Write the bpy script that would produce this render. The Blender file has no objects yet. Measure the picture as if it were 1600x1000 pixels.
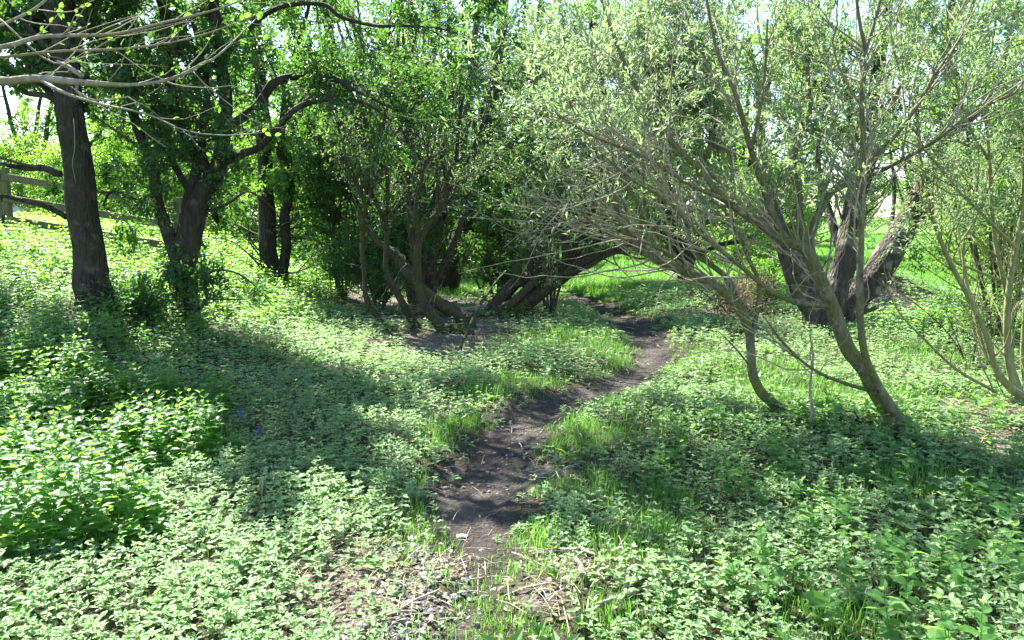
import bpy, math, time
import numpy as np
from mathutils import Vector
T00 = time.time()
rng = np.random.default_rng(7)
sc = bpy.context.scene
COL = sc.collection
R = math.radians
F = 1232.0
PITCH = math.atan(165 / F)
CAM = np.array([0.0, 0.0, 1.6])
cp, sp = math.cos(PITCH), math.sin(PITCH)


# ------------------------------------------------------------------ camera geometry helpers
def ray(px, py):
    a = (px - 800) / F; b = (500 - py) / F
    d = np.array([a, cp + b * sp, -sp + b * cp])
    return d / d[1]


def T(px, py, depth):
    return CAM + ray(px, py) * depth


def sstep(a, b, x):
    t = np.clip((x - a) / (b - a), 0, 1)
    return t * t * (3 - 2 * t)


def _hash(ix, iy, s):
    h = np.sin(ix * 127.1 + iy * 311.7 + s * 74.7) * 43758.5453
    return h - np.floor(h)


def vnoise(x, y, s=0):
    x = np.asarray(x, float); y = np.asarray(y, float)
    ix, iy = np.floor(x), np.floor(y); fx, fy = x - ix, y - iy
    fx = fx * fx * (3 - 2 * fx); fy = fy * fy * (3 - 2 * fy)
    a = _hash(ix, iy, s); b = _hash(ix + 1, iy, s); c = _hash(ix, iy + 1, s); d = _hash(ix + 1, iy + 1, s)
    return (a * (1 - fx) + b * fx) * (1 - fy) + (c * (1 - fx) + d * fx) * fy


def fbm(x, y, s=0, o=3):
    v = 0; a = .5; f = 1.0
    for i in range(o):
        v = v + a * vnoise(x * f, y * f, s + i * 13); a *= .5; f *= 2.03
    return v / (1 - .5 ** o)


def gz0(x, y):
    x = np.asarray(x, float); y = np.asarray(y, float)
    z = 1.15 * sstep(2.0, 8.5, -x) * sstep(1.5, 9, y)
    z = z + .10 * sstep(1.2, 3.0, x) * sstep(2, 6, y)
    z = z + (fbm(x * .7, y * .7, 5) - .5) * .16 + (fbm(x * 3, y * 3, 9, 2) - .5) * .04
    z = z + .5 * np.exp(-((x - 6.3) ** 2 / .55 + (y - 13.4) ** 2 / .5))
    return z


def G0(px, py):
    d = ray(px, py); t = 1.2
    while t < 200:
        p = CAM + d * t
        if p[2] <= gz0(p[0], p[1]): break
        t *= 1.01
    return CAM + d * t


PATH = np.array([G0(*p)[:2] for p in [(700, 1150), (715, 1010), (735, 900), (745, 800), (770, 720), (815, 662), (885, 622),
                                      (965, 600), (1025, 567), (1018, 535), (990, 505), (945, 480), (905, 466), (860, 452)]])
PW = np.array([.05, .07, .13, .2, .27, .29, .27, .25, .24, .23, .25, .25, .25, .25])


def path_field(x, y):
    """signed: positive inside the path (metres from the edge)"""
    x = np.asarray(x, float); y = np.asarray(y, float)
    best = np.full(x.shape, -9.0)
    for i in range(len(PATH) - 1):
        a, b = PATH[i], PATH[i + 1]; ab = b - a
        t = np.clip(((x - a[0]) * ab[0] + (y - a[1]) * ab[1]) / (ab @ ab), 0, 1)
        d = np.hypot(x - a[0] - t * ab[0], y - a[1] - t * ab[1])
        w = PW[i] * (1 - t) + PW[i + 1] * t
        best = np.maximum(best, w - d)
    return best + (fbm(x * 2.5, y * 2.5, 31) - .5) * .32 + (fbm(x * 9, y * 9, 37, 2) - .5) * .07


def gz(x, y):
    return gz0(x, y) - .05 * sstep(-.15, .15, path_field(x, y))


def G(px, py):
    d = ray(px, py); t = 1.2
    while t < 300:
        p = CAM + d * t
        if p[2] <= gz0(p[0], p[1]): break
        t *= 1.005
    return CAM + d * t


def blobs(x, y, L):
    v = np.zeros(np.shape(x))
    for px, py, r in L:
        c = G(px, py)
        v = np.maximum(v, np.exp(-((x - c[0]) ** 2 + (y - c[1]) ** 2) / (r * r)))
    return v


GRASS = [(870, 535, .9), (950, 550, .7), (990, 575, .4), (830, 600, .5), (750, 622, .35), (700, 672, .3), (770, 950, .3), (850, 990, .3), (760, 1000, .3), (930, 960, .25), (680, 690, .2), (985, 640, .45), (940, 680, .4),
         (890, 690, .35), (870, 665, .22), (790, 850, .25), (760, 900, .25), (820, 930, .3), (1250, 620, .8), (1180, 590, .7), (1090, 560, .5),
         (1420, 760, .5), (1360, 620, .6), (1010, 790, .35), (1040, 840, .35), (980, 860, .3), (720, 850, .25), (1300, 980, .25), (900, 760, .3),
         (880, 430, 2.5), (1450, 560, .7), (1060, 430, 2), (340, 690, .2), (1480, 640, .5)]
BARE = [(700, 545, .75), (655, 530, .5), (730, 525, .6), (640, 500, .8), (590, 480, 1.0), (740, 505, .8), (690, 470, 1.3), (560, 455, 1.2), (870, 470, .8), (1570, 700, .35), (1400, 478, .6), (330, 505, .5), (1540, 640, .4)]
LITTER = [(590, 875, .24), (560, 910, .22), (600, 950, .2), (850, 930, .16), (880, 880, .14), (1150, 495, .8), (700, 880, .15), (870, 740, .2), (1570, 690, .35)]
GRAVEL = [(640, 905, .15), (655, 955, .15), (615, 985, .17), (640, 865, .1), (680, 890, .1)]


# ------------------------------------------------------------------ object helpers
def tag(o, label=None, cat=None, group=None, kind=None):
    if label: o['label'] = label
    if cat: o['category'] = cat
    if group: o['group'] = group
    if kind: o['kind'] = kind
    return o


def mesh_np(name, V, faces, mat, parent=None, smooth=True, attrs=None, origin=None):
    """faces: list of int arrays (n,k)"""
    V = np.asarray(V, np.float32)
    if origin is not None: V = V - np.asarray(origin, np.float32)
    me = bpy.data.meshes.new(name)
    me.vertices.add(len(V)); me.vertices.foreach_set('co', V.ravel())
    tot = sum(f.size for f in faces); npoly = sum(len(f) for f in faces)
    me.loops.add(tot); me.polygons.add(npoly)
    me.loops.foreach_set('vertex_index', np.concatenate([f.ravel() for f in faces]).astype(np.int32))
    ls = np.concatenate([np.full(len(f), f.shape[1]) for f in faces])
    st = np.concatenate([[0], np.cumsum(ls)[:-1]]).astype(np.int32)
    me.polygons.foreach_set('loop_start', st)
    me.polygons.foreach_set('use_smooth', np.full(npoly, smooth))
    me.update(calc_edges=True)
    if attrs:
        for k, v in attrs.items():
            a = me.attributes.new(k, 'FLOAT', 'POINT'); a.data.foreach_set('value', np.asarray(v, np.float32))
    me.materials.append(mat)
    o = bpy.data.objects.new(name, me); COL.objects.link(o)
    if parent: o.parent = parent
    return o


def empty(name, loc):
    o = bpy.data.objects.new(name, None); COL.objects.link(o)
    o.location = [float(c) for c in loc]; o.empty_display_size = .2
    return o


def norm(v):
    return v / np.maximum(np.linalg.norm(v, axis=-1, keepdims=True), 1e-9)


def catmull(P, n):
    P = np.asarray(P, float)
    Q = np.vstack([2 * P[0] - P[1], P, 2 * P[-1] - P[-2]])
    seg = len(P) - 1; out = []
    u = np.linspace(0, seg, n)
    i = np.minimum(u.astype(int), seg - 1); t = (u - i)[:, None]
    a, b, c, d = Q[i], Q[i + 1], Q[i + 2], Q[i + 3]
    return .5 * (2 * b + (c - a) * t + (2 * a - 5 * b + 4 * c - d) * t * t + (3 * b - a - 3 * c + d) * t ** 3)


def tubes(P, Rr, sides, rough=0.0, cap=True):
    """P (n,K,3) R (n,K) -> verts, face arrays"""
    n, K, _ = P.shape
    tan = np.empty_like(P); tan[:, 1:-1] = P[:, 2:] - P[:, :-2]; tan[:, 0] = P[:, 1] - P[:, 0]; tan[:, -1] = P[:, -1] - P[:, -2]
    tan = norm(tan)
    ov = norm(P[:, -1] - P[:, 0])
    ref = np.where(np.abs(ov[:, 2:3]) > .8, np.array([[1., 0, 0]]), np.array([[0, 0, 1.]]))
    u = np.empty_like(P)
    cur = norm(np.cross(tan[:, 0], ref))
    for k in range(K):
        cur = norm(cur - (cur * tan[:, k]).sum(-1, keepdims=True) * tan[:, k]); u[:, k] = cur
    v = np.cross(tan, u)
    a = np.linspace(0, 2 * math.pi, sides, endpoint=False)
    rr = Rr[:, :, None] * np.ones(sides)
    if rough:
        ln = np.cumsum(np.concatenate([np.zeros((n, 1)), np.linalg.norm(np.diff(P, axis=1), axis=-1)], 1), 1)
        AA = np.broadcast_to(a, rr.shape); LL = np.broadcast_to(ln[:, :, None], rr.shape)
        fl = np.sin(AA * 3 + LL * 1.7 + 1) * .5 + np.sin(AA * 5 - LL * 3.1) * .35 + np.sin(AA * 2 + LL * 6) * .3
        nz = fbm(np.cos(AA) * 2.2 + LL * 2.3 + 7, np.sin(AA) * 2.2 + LL * 3.1, 3) - .5
        fine = vnoise(AA * 5, LL * 14, 8) - .5
        ridge = np.sin(AA * 9 + LL * 1.5 + 5 * nz) * np.sin(AA * 4 - LL * 2.0 + 1)
        rr = rr * (1 + rough * (.35 * fl + 1.2 * nz + .5 * fine + .42 * ridge * (sides > 13)))
    V = P[:, :, None] + rr[..., None] * (np.cos(a)[:, None] * u[:, :, None] + np.sin(a)[:, None] * v[:, :, None])
    V = V.reshape(-1, 3)
    i = np.arange(n)[:, None, None] * K * sides; k = np.arange(K - 1)[None, :, None] * sides; s = np.arange(sides)[None, None, :]
    s2 = (s + 1) % sides
    q = np.stack([i + k + s, i + k + s2, i + k + sides + s2, i + k + sides + s], -1).reshape(-1, 4)
    faces = [q]
    if cap and n < 50:
        e = (np.arange(n)[:, None] * K + K - 1) * sides + np.arange(sides)[None, :]
        faces.append(e)
        faces.append((np.arange(n)[:, None] * K) * sides + np.arange(sides)[None, ::-1])
    return V, faces


def merge(parts):
    V = []; F_ = {}; off = 0
    for v, fs in parts:
        V.append(v)
        for f in fs: F_.setdefault(f.shape[1], []).append(f + off)
        off += len(v)
    return np.concatenate(V), [np.concatenate(f) for f in F_.values()]


def spawn(src, n, t0, t1, ang, L, K=6, ratio=.5, rmax=.03, up=.1, curl=.18, wpow=1.0, tip=.25, bias=None, lenfall=.4):
    """children from batch src=(P,R); returns (P,R)"""
    P, Rd = src; m, KK, _ = P.shape
    ln = np.linalg.norm(P[:, -1] - P[:, 0], axis=-1) ** wpow
    idx = rng.choice(m, n, p=ln / ln.sum())
    t = rng.uniform(t0, t1, n); u = t * (KK - 1); k = np.minimum(u.astype(int), KK - 2); f = (u - k)[:, None]
    A, B = P[idx, k], P[idx, k + 1]
    S = A * (1 - f) + B * f; tg = norm(B - A)
    r = Rd[idx, k] * (1 - f[:, 0]) + Rd[idx, k + 1] * f[:, 0]
    rnd = norm(rng.normal(size=(n, 3))); perp = norm(rnd - (rnd * tg).sum(-1, keepdims=True) * tg)
    an = np.radians(rng.uniform(ang[0], ang[1], n))[:, None]
    d = norm(np.cos(an) * tg + np.sin(an) * perp + np.array([0, 0, up]))
    if bias is not None: d = norm(d + np.array(bias))
    l = rng.uniform(L[0], L[1], n) * (1 - lenfall * t)
    out = np.empty((n, K, 3)); out[:, 0] = S
    st = (l / (K - 1))[:, None]
    for j in range(1, K):
        d = norm(d + rng.normal(size=(n, 3)) * curl + np.array([0, 0, up * .6]))
        out[:, j] = out[:, j - 1] + d * st
    r0 = np.minimum(r * ratio, rmax)
    return out, r0[:, None] * np.linspace(1, tip, K)[None, :]


LEAF_SHAPES = {
    'simple': (np.array([[0, 0, 0], [.45, -.5, .06], [1, 0, -.06], [.45, .5, .06]]), [np.array([[0, 1, 2], [0, 2, 3]])]),
    'narrow': (np.array([[0, 0, 0], [.4, -.5, .08], [.55, 0, .02], [1, 0, -.14], [.4, .5, .08]]), [np.array([[0, 1, 2], [1, 3, 2], [0, 2, 4], [2, 3, 4]])]),
    'full': (np.array([[0, 0, 0], [.25, -.42, .05], [.6, -.46, .06], [1, 0, -.12], [.6, .46, .06], [.25, .42, .05], [.5, 0, .0]]),
             [np.array([[0, 1, 6], [1, 2, 6], [2, 3, 6], [6, 3, 4], [6, 4, 5], [6, 5, 0]])]),
}


def leaves(S, D, N, size, width, shape='simple'):
    """S positions, D dirs, N normals, size (n,), width ratio -> verts, faces"""
    n = len(S); base, fc = LEAF_SHAPES[shape]
    D = norm(D); W = norm(np.cross(N, D)); N = np.cross(D, W)
    size = np.asarray(size).reshape(-1, 1, 1) * np.ones((n, 1, 1))
    wd = np.asarray(width).reshape(-1, 1, 1) * np.ones((n, 1, 1)) if np.ndim(width) else width
    V = S[:, None] + size * (base[None, :, 0:1] * D[:, None] + base[None, :, 1:2] * wd * W[:, None] + base[None, :, 2:3] * N[:, None])
    o = (np.arange(n) * len(base))[:, None, None]
    return V.reshape(-1, 3), [(f[None] + o).reshape(-1, f.shape[1]) for f in fc]


def leaves_on(src, n, size, width, shape='simple', t0=.15, spread=.9, droop=.15, flat=.6, jitter=0.0, gap=None):
    P, Rd = src; m, K, _ = P.shape
    idx = rng.integers(0, m, n); t = rng.uniform(t0, 1, n)
    u = t * (K - 1); k = np.minimum(u.astype(int), K - 2); f = (u - k)[:, None]
    A, B = P[idx, k], P[idx, k + 1]
    S = A * (1 - f) + B * f
    if gap is not None:
        keep = gap(S); idx = idx[keep]; S = S[keep]; A = A[keep]; B = B[keep]; n = len(S)
    tg = norm(B - A)
    S = S + rng.normal(size=(n, 3)) * jitter
    D = norm(tg + norm(rng.normal(size=(n, 3))) * spread + np.array([0, 0, -droop]))
    N = norm(np.array([0, 0, flat]) + rng.normal(size=(n, 3)) * .6)
    sz = rng.uniform(size[0], size[1], n)
    return leaves(S, D, N, sz, width, shape)


# ------------------------------------------------------------------ materials
def new_mat(name):
    m = bpy.data.materials.new(name); m.use_nodes = True; nt = m.node_tree; nt.nodes.clear()
    return m, nt, nt.nodes.new('ShaderNodeOutputMaterial')


def nn(nt, t, **kw):
    x = nt.nodes.new(t)
    for k, v in kw.items(): setattr(x, k, v)
    return x


def ramp(nt, fac, stops):
    r = nt.nodes.new('ShaderNodeValToRGB'); e = r.color_ramp.elements
    while len(e) > 1: e.remove(e[-1])
    e[0].position = stops[0][0]; e[0].color = (*stops[0][1], 1)
    for p, c in stops[1:]:
        x = e.new(p); x.color = (*c, 1)
    nt.links.new(fac, r.inputs[0]); return r.outputs[0]


def leaf_mat(name, cols, trans, tmix=.42, rough=.42, spec=.5, dead=None):
    m, nt, out = new_mat(name); L = nt.links
    geo = nn(nt, 'ShaderNodeNewGeometry')
    tc = nn(nt, 'ShaderNodeTexCoord')
    nz = nn(nt, 'ShaderNodeTexNoise'); nz.inputs['Scale'].default_value = .9; nz.inputs['Detail'].default_value = 2
    L.new(tc.outputs['Object'], nz.inputs['Vector'])
    add = nn(nt, 'ShaderNodeMath', operation='MULTIPLY_ADD'); add.inputs[1].default_value = .5
    L.new(geo.outputs['Random Per Island'], add.inputs[0])
    m2 = nn(nt, 'ShaderNodeMath', operation='MULTIPLY'); m2.inputs[1].default_value = .62; L.new(nz.outputs[0], m2.inputs[0])
    L.new(m2.outputs[0], add.inputs[2])
    stops = [(i / (len(cols) - 1) * .7 + .15, c) for i, c in enumerate(cols)]
    if dead: stops += [(.955, cols[-1]), (.965, dead)]
    c = ramp(nt, add.outputs[0], stops)
    fn = nn(nt, 'ShaderNodeTexNoise'); fn.inputs['Scale'].default_value = 60; fn.inputs['Detail'].default_value = 3
    L.new(tc.outputs['Object'], fn.inputs['Vector'])
    mr = nn(nt, 'ShaderNodeMapRange'); mr.inputs[3].default_value = .72; mr.inputs[4].default_value = 1.28; L.new(fn.outputs[0], mr.inputs[0])
    vm = nn(nt, 'ShaderNodeVectorMath', operation='SCALE'); L.new(c, vm.inputs[0]); L.new(mr.outputs[0], vm.inputs['Scale'])
    p = nn(nt, 'ShaderNodeBsdfPrincipled'); p.inputs['Roughness'].default_value = rough; p.inputs['Specular IOR Level'].default_value = spec
    L.new(vm.outputs[0], p.inputs['Base Color'])
    t = nn(nt, 'ShaderNodeBsdfTranslucent'); t.inputs[0].default_value = (*trans, 1)
    mt = nn(nt, 'ShaderNodeVectorMath', operation='SCALE'); mt.inputs[0].default_value = trans
    mr2 = nn(nt, 'ShaderNodeMapRange'); mr2.inputs[3].default_value = .65; mr2.inputs[4].default_value = 1.35; L.new(add.outputs[0], mr2.inputs[0])
    L.new(mr2.outputs[0], mt.inputs['Scale']); L.new(mt.outputs[0], t.inputs[0])
    mx = nn(nt, 'ShaderNodeMixShader'); mx.inputs[0].default_value = tmix
    L.new(p.outputs[0], mx.inputs[1]); L.new(t.outputs[0], mx.inputs[2]); L.new(mx.outputs[0], out.inputs[0])
    return m


def bark_mat(name, dark, light, moss=None, mossamt=.45, scale=6, bump=.5, patch=None):
    m, nt, out = new_mat(name); L = nt.links
    tc = nn(nt, 'ShaderNodeTexCoord'); mp = nn(nt, 'ShaderNodeMapping'); mp.inputs['Scale'].default_value = (1, 1, .28)
    L.new(tc.outputs['Object'], mp.inputs[0])
    n1 = nn(nt, 'ShaderNodeTexNoise'); n1.inputs['Scale'].default_value = scale * 4; n1.inputs['Detail'].default_value = 8; n1.inputs['Roughness'].default_value = .7
    L.new(mp.outputs[0], n1.inputs['Vector'])
    v = nn(nt, 'ShaderNodeTexVoronoi', feature='DISTANCE_TO_EDGE'); v.inputs['Scale'].default_value = scale * 5; L.new(mp.outputs[0], v.inputs['Vector'])
    c = ramp(nt, n1.outputs[0], [(.32, dark), (.5, tuple(a * .5 + b * .5 for a, b in zip(dark, light))), (.68, light)])
    last = c
    if patch:
        n3 = nn(nt, 'ShaderNodeTexNoise'); n3.inputs['Scale'].default_value = scale * 1.3; n3.inputs['Detail'].default_value = 6; L.new(tc.outputs['Object'], n3.inputs['Vector'])
        f = ramp(nt, n3.outputs[0], [(.55, (0, 0, 0)), (.62, (1, 1, 1))])
        mx = nn(nt, 'ShaderNodeMix', data_type='RGBA'); L.new(f, mx.inputs[0]); L.new(last, mx.inputs[6]); mx.inputs[7].default_value = (*patch, 1); last = mx.outputs[2]
    if moss:
        n2 = nn(nt, 'ShaderNodeTexNoise'); n2.inputs['Scale'].default_value = scale * .6; n2.inputs['Detail'].default_value = 7; n2.inputs['Roughness'].default_value = .65
        L.new(tc.outputs['Object'], n2.inputs['Vector'])
        f = ramp(nt, n2.outputs[0], [(.62 - mossamt * .4, (0, 0, 0)), (.75 - mossamt * .3, (1, 1, 1))])
        mx = nn(nt, 'ShaderNodeMix', data_type='RGBA'); L.new(f, mx.inputs[0]); L.new(last, mx.inputs[6]); mx.inputs[7].default_value = (*moss, 1); last = mx.outputs[2]
    p = nn(nt, 'ShaderNodeBsdfPrincipled'); p.inputs['Roughness'].default_value = .85; p.inputs['Specular IOR Level'].default_value = .25
    L.new(last, p.inputs['Base Color'])
    b = nn(nt, 'ShaderNodeBump'); b.inputs['Strength'].default_value = bump; b.inputs['Distance'].default_value = .035
    ad = nn(nt, 'ShaderNodeMath', operation='MULTIPLY_ADD'); ad.inputs[1].default_value = 1.5
    L.new(v.outputs[0], ad.inputs[0]); L.new(n1.outputs[0], ad.inputs[2]); L.new(ad.outputs[0], b.inputs['Height'])
    L.new(b.outputs[0], p.inputs['Normal']); L.new(p.outputs[0], out.inputs[0])
    return m


M = {}
M['ground_leaf'] = leaf_mat('ground_leaf', [(.105, .195, .072), (.155, .26, .105), (.21, .33, .145), (.28, .39, .19)], (.37, .61, .17), .44, .5, .32)
M['nettle_leaf'] = leaf_mat('nettle_leaf', [(.045, .11, .03), (.065, .155, .038), (.09, .20, .048)], (.30, .60, .06), .48, .5, .38)
M['grass'] = leaf_mat('grass_blade', [(.05, .14, .025), (.075, .19, .035), (.11, .24, .045)], (.21, .48, .05), .42, .45, .4, dead=(.35, .28, .12))
M['bank_leaf'] = leaf_mat('bank_leaf', [(.06, .15, .03), (.09, .20, .04), (.12, .24, .05)], (.38, .66, .07), .55, .5, .35)
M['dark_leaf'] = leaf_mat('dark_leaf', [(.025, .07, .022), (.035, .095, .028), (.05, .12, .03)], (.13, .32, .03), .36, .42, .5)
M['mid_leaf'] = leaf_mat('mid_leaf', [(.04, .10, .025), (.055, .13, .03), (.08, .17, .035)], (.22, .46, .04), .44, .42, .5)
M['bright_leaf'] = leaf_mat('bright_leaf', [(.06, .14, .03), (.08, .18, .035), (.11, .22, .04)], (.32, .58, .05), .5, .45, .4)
M['willow_leaf'] = leaf_mat('willow_leaf', [(.07, .13, .065), (.11, .18, .09), (.15, .23, .12), (.20, .28, .15)], (.33, .48, .17), .42, .45, .45)
M['sallow_leaf'] = leaf_mat('sallow_leaf', [(.06, .11, .05), (.085, .15, .07), (.12, .19, .09)], (.22, .38, .08), .36, .5, .4)
M['bark_dark'] = bark_mat('bark_dark', (.016, .013, .010), (.075, .06, .047), moss=(.032, .042, .014), mossamt=.4, scale=5, bump=1.0, patch=(.085, .075, .058))
M['bark_brown'] = bark_mat('bark_brown', (.035, .027, .02), (.13, .11, .085), moss=(.05, .075, .02), mossamt=.3, scale=6, bump=.6)
M['bark_willow'] = bark_mat('bark_willow', (.055, .05, .032), (.25, .23, .15), moss=(.12, .135, .035), mossamt=.55, scale=7, bump=.7)
M['bark_mossy'] = bark_mat('bark_mossy', (.022, .017, .013), (.115, .095, .07), moss=(.06, .075, .015), mossamt=.5, scale=6, bump=1.0)
M['bark_old'] = bark_mat('bark_old', (.022, .018, .014), (.13, .11, .088), moss=(.05, .055, .018), mossamt=.3, scale=4, bump=1.0, patch=(.24, .21, .17))
M['twig'] = bark_mat('twig_bark', (.13, .12, .08), (.36, .33, .25), moss=(.19, .19, .08), mossamt=.4, scale=9, bump=.2)
M['twig_yellow'] = bark_mat('twig_yellow', (.12, .12, .05), (.30, .29, .14), moss=(.14, .16, .05), mossamt=.4, scale=9, bump=.2)
M['twig_dark'] = bark_mat('twig_dark', (.04, .032, .025), (.13, .11, .085), scale=9, bump=.2)
M['straw'] = bark_mat('dry_straw', (.26, .20, .13), (.58, .50, .38), scale=14, bump=.3)
M['dead_wood'] = bark_mat('dead_wood', (.16, .13, .10), (.42, .37, .30), scale=10, bump=.5)
M['fence_wood'] = bark_mat('fence_wood', (.09, .08, .045), (.2, .18, .11), moss=(.10, .13, .035), mossamt=.4, scale=5, bump=.4)
M['brown_leaf'] = leaf_mat('brown_leaf', [(.10, .08, .045), (.19, .15, .09), (.32, .26, .17)], (.35, .24, .12), .3, .6, .2)


def rock_mat():
    m, nt, out = new_mat('stone_grey'); L = nt.links
    g = nn(nt, 'ShaderNodeObjectInfo'); gi = nn(nt, 'ShaderNodeNewGeometry')
    ad = nn(nt, 'ShaderNodeMath', operation='FRACT'); a2 = nn(nt, 'ShaderNodeMath', operation='ADD')
    L.new(g.outputs['Random'], a2.inputs[0]); L.new(gi.outputs['Random Per Island'], a2.inputs[1]); L.new(a2.outputs[0], ad.inputs[0])
    c = ramp(nt, ad.outputs[0], [(0, (.09, .085, .085)), (.5, (.16, .15, .14)), (1, (.32, .28, .24))])
    tc = nn(nt, 'ShaderNodeTexCoord'); n = nn(nt, 'ShaderNodeTexNoise'); n.inputs['Scale'].default_value = 35; n.inputs['Detail'].default_value = 8
    L.new(tc.outputs['Object'], n.inputs['Vector'])
    mr = nn(nt, 'ShaderNodeMapRange'); mr.inputs[3].default_value = .6; mr.inputs[4].default_value = 1.4; L.new(n.outputs[0], mr.inputs[0])
    vm = nn(nt, 'ShaderNodeVectorMath', operation='SCALE'); L.new(c, vm.inputs[0]); L.new(mr.outputs[0], vm.inputs['Scale'])
    p = nn(nt, 'ShaderNodeBsdfPrincipled'); p.inputs['Roughness'].default_value = .8; L.new(vm.outputs[0], p.inputs['Base Color'])
    b = nn(nt, 'ShaderNodeBump'); b.inputs['Strength'].default_value = .5; b.inputs['Distance'].default_value = .01; L.new(n.outputs[0], b.inputs['Height']); L.new(b.outputs[0], p.inputs['Normal'])
    L.new(p.outputs[0], out.inputs[0]); return m


M['stone'] = rock_mat()


def soil_mat(name, is_path):
    m, nt, out = new_mat(name); L = nt.links
    tc = nn(nt, 'ShaderNodeTexCoord')

    def noise(s, d=6, r=.6):
        n = nn(nt, 'ShaderNodeTexNoise'); n.inputs['Scale'].default_value = s; n.inputs['Detail'].default_value = d; n.inputs['Roughness'].default_value = r
        L.new(tc.outputs['Object'], n.inputs['Vector']); return n.outputs[0]
    big = noise(1.6, 5); fine = noise(22, 8, .7)
    vor = nn(nt, 'ShaderNodeTexVoronoi'); vor.inputs['Scale'].default_value = 45; L.new(tc.outputs['Object'], vor.inputs['Vector'])

    def mix(f, a, b):
        x = nn(nt, 'ShaderNodeMix', data_type='RGBA')
        (L.new(f, x.inputs[0]) if not isinstance(f, float) else setattr(x.inputs[0], 'default_value', f))
        for v, i in ((a, 6), (b, 7)):
            if isinstance(v, tuple): x.inputs[i].default_value = (*v, 1)
            else: L.new(v, x.inputs[i])
        return x.outputs[2]
    if is_path:
        c = ramp(nt, fine, [(.3, (.026, .021, .017)), (.5, (.052, .042, .035)), (.7, (.10, .083, .068))])
        c2 = ramp(nt, fine, [(.3, (.06, .05, .04)), (.7, (.17, .145, .12))])
        f = ramp(nt, big, [(.5, (0, 0, 0)), (.66, (1, 1, 1))]); c = mix(f, c, c2)
        chips = ramp(nt, vor.outputs['Distance'], [(.10, (1, 1, 1)), (.16, (0, 0, 0))])
        n4 = ramp(nt, noise(9, 2), [(.58, (0, 0, 0)), (.63, (1, 1, 1))])
        mm = nn(nt, 'ShaderNodeMix', data_type='RGBA'); mm.blend_type = 'MULTIPLY'; mm.inputs[0].default_value = 1; L.new(chips, mm.inputs[6]); L.new(n4, mm.inputs[7])
        c = mix(mm.outputs[2], c, (.26, .23, .2))
    else:
        c = ramp(nt, fine, [(.3, (.03, .026, .016)), (.55, (.06, .05, .03)), (.75, (.11, .085, .055))])
        at = nn(nt, 'ShaderNodeAttribute', attribute_name='bare')
        c2 = ramp(nt, fine, [(.3, (.06, .05, .042)), (.5, (.15, .125, .10)), (.7, (.32, .27, .22))])
        c = mix(at.outputs['Fac'], c, c2)
        at2 = nn(nt, 'ShaderNodeAttribute', attribute_name='meadow')
        c3 = ramp(nt, noise(3, 6, .7), [(.3, (.06, .13, .02)), (.55, (.10, .19, .03)), (.75, (.17, .24, .06))])
        c = mix(at2.outputs['Fac'], c, c3)
    p = nn(nt, 'ShaderNodeBsdfPrincipled'); p.inputs['Roughness'].default_value = .9; p.inputs['Specular IOR Level'].default_value = .2
    L.new(c, p.inputs['Base Color'])
    b = nn(nt, 'ShaderNodeBump'); b.inputs['Strength'].default_value = 1.0; b.inputs['Distance'].default_value = .05
    ad = nn(nt, 'ShaderNodeMath', operation='MULTIPLY_ADD'); ad.inputs[1].default_value = -.4; L.new(vor.outputs['Distance'], ad.inputs[0]); L.new(fine, ad.inputs[2])
    L.new(ad.outputs[0], b.inputs['Height']); L.new(b.outputs[0], p.inputs['Normal']); L.new(p.outputs[0], out.inputs[0])
    return m


M['soil'] = soil_mat('woodland_soil', False); M['path'] = soil_mat('trodden_soil', True)


def bare_f(x, y):
    return np.clip(np.maximum(blobs(x, y, BARE), blobs(x, y, LITTER + GRAVEL)) * 1.5 - .2 + (fbm(x * 3, y * 3, 51) - .5) * .8, 0, 1)


def meadow_f(x, y):
    d = sstep(13.5, 16.5, y + (fbm(x * .4, y * .4, 61) - .5) * 3) * sstep(-3.2, -1.5, x + (y - 16) * .2)
    return np.clip(d, 0, 1)


# ------------------------------------------------------------------ ground
def build_ground():
    rows = [-1.5]
    while rows[-1] < 500: rows.append(rows[-1] + .011 * (rows[-1] + 4.2))
    ys = np.array(rows); s = np.concatenate([np.linspace(-3, -.95, 60)[:-1], np.linspace(-.95, .95, 210), np.linspace(.95, 3, 60)[1:]])
    Y, S = np.meshgrid(ys, s, indexing='ij'); X = S * (Y + 4.2) * .72
    Z = gz(X, Y)
    pf = path_field(X, Y)
    near = sstep(14, 9, Y)
    Z = Z + (fbm(X * 12, Y * 12, 71, 2) - .5) * .03 * near
    V = np.stack([X, Y, Z], -1).reshape(-1, 3)
    nr, nc = X.shape
    i = np.arange(nr - 1)[:, None] * nc + np.arange(nc - 1)[None, :]
    q = np.stack([i, i + 1, i + nc + 1, i + nc], -1).reshape(-1, 4)
    c = V[q].mean(1); inp = (pf.ravel()[q].mean(1) > 0) & (c[:, 1] < 16)
    for nm, sel, mt in (('ground', ~inp, M['soil']), ('path', inp, M['path'])):
        qq = q[sel]; u, inv = np.unique(qq, return_inverse=True); vv = V[u]
        at = None if nm == 'path' else {'bare': bare_f(vv[:, 0], vv[:, 1]), 'meadow': meadow_f(vv[:, 0], vv[:, 1])}
        o = mesh_np(nm, vv, [inv.reshape(-1, 4)], mt, attrs=at)
        tag(o, {'ground': 'uneven woodland floor of dark soil under low green plants', 'path': 'narrow winding footpath of bare dark trodden soil'}[nm], None, kind='structure')
        o['category'] = nm


build_ground()


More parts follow.
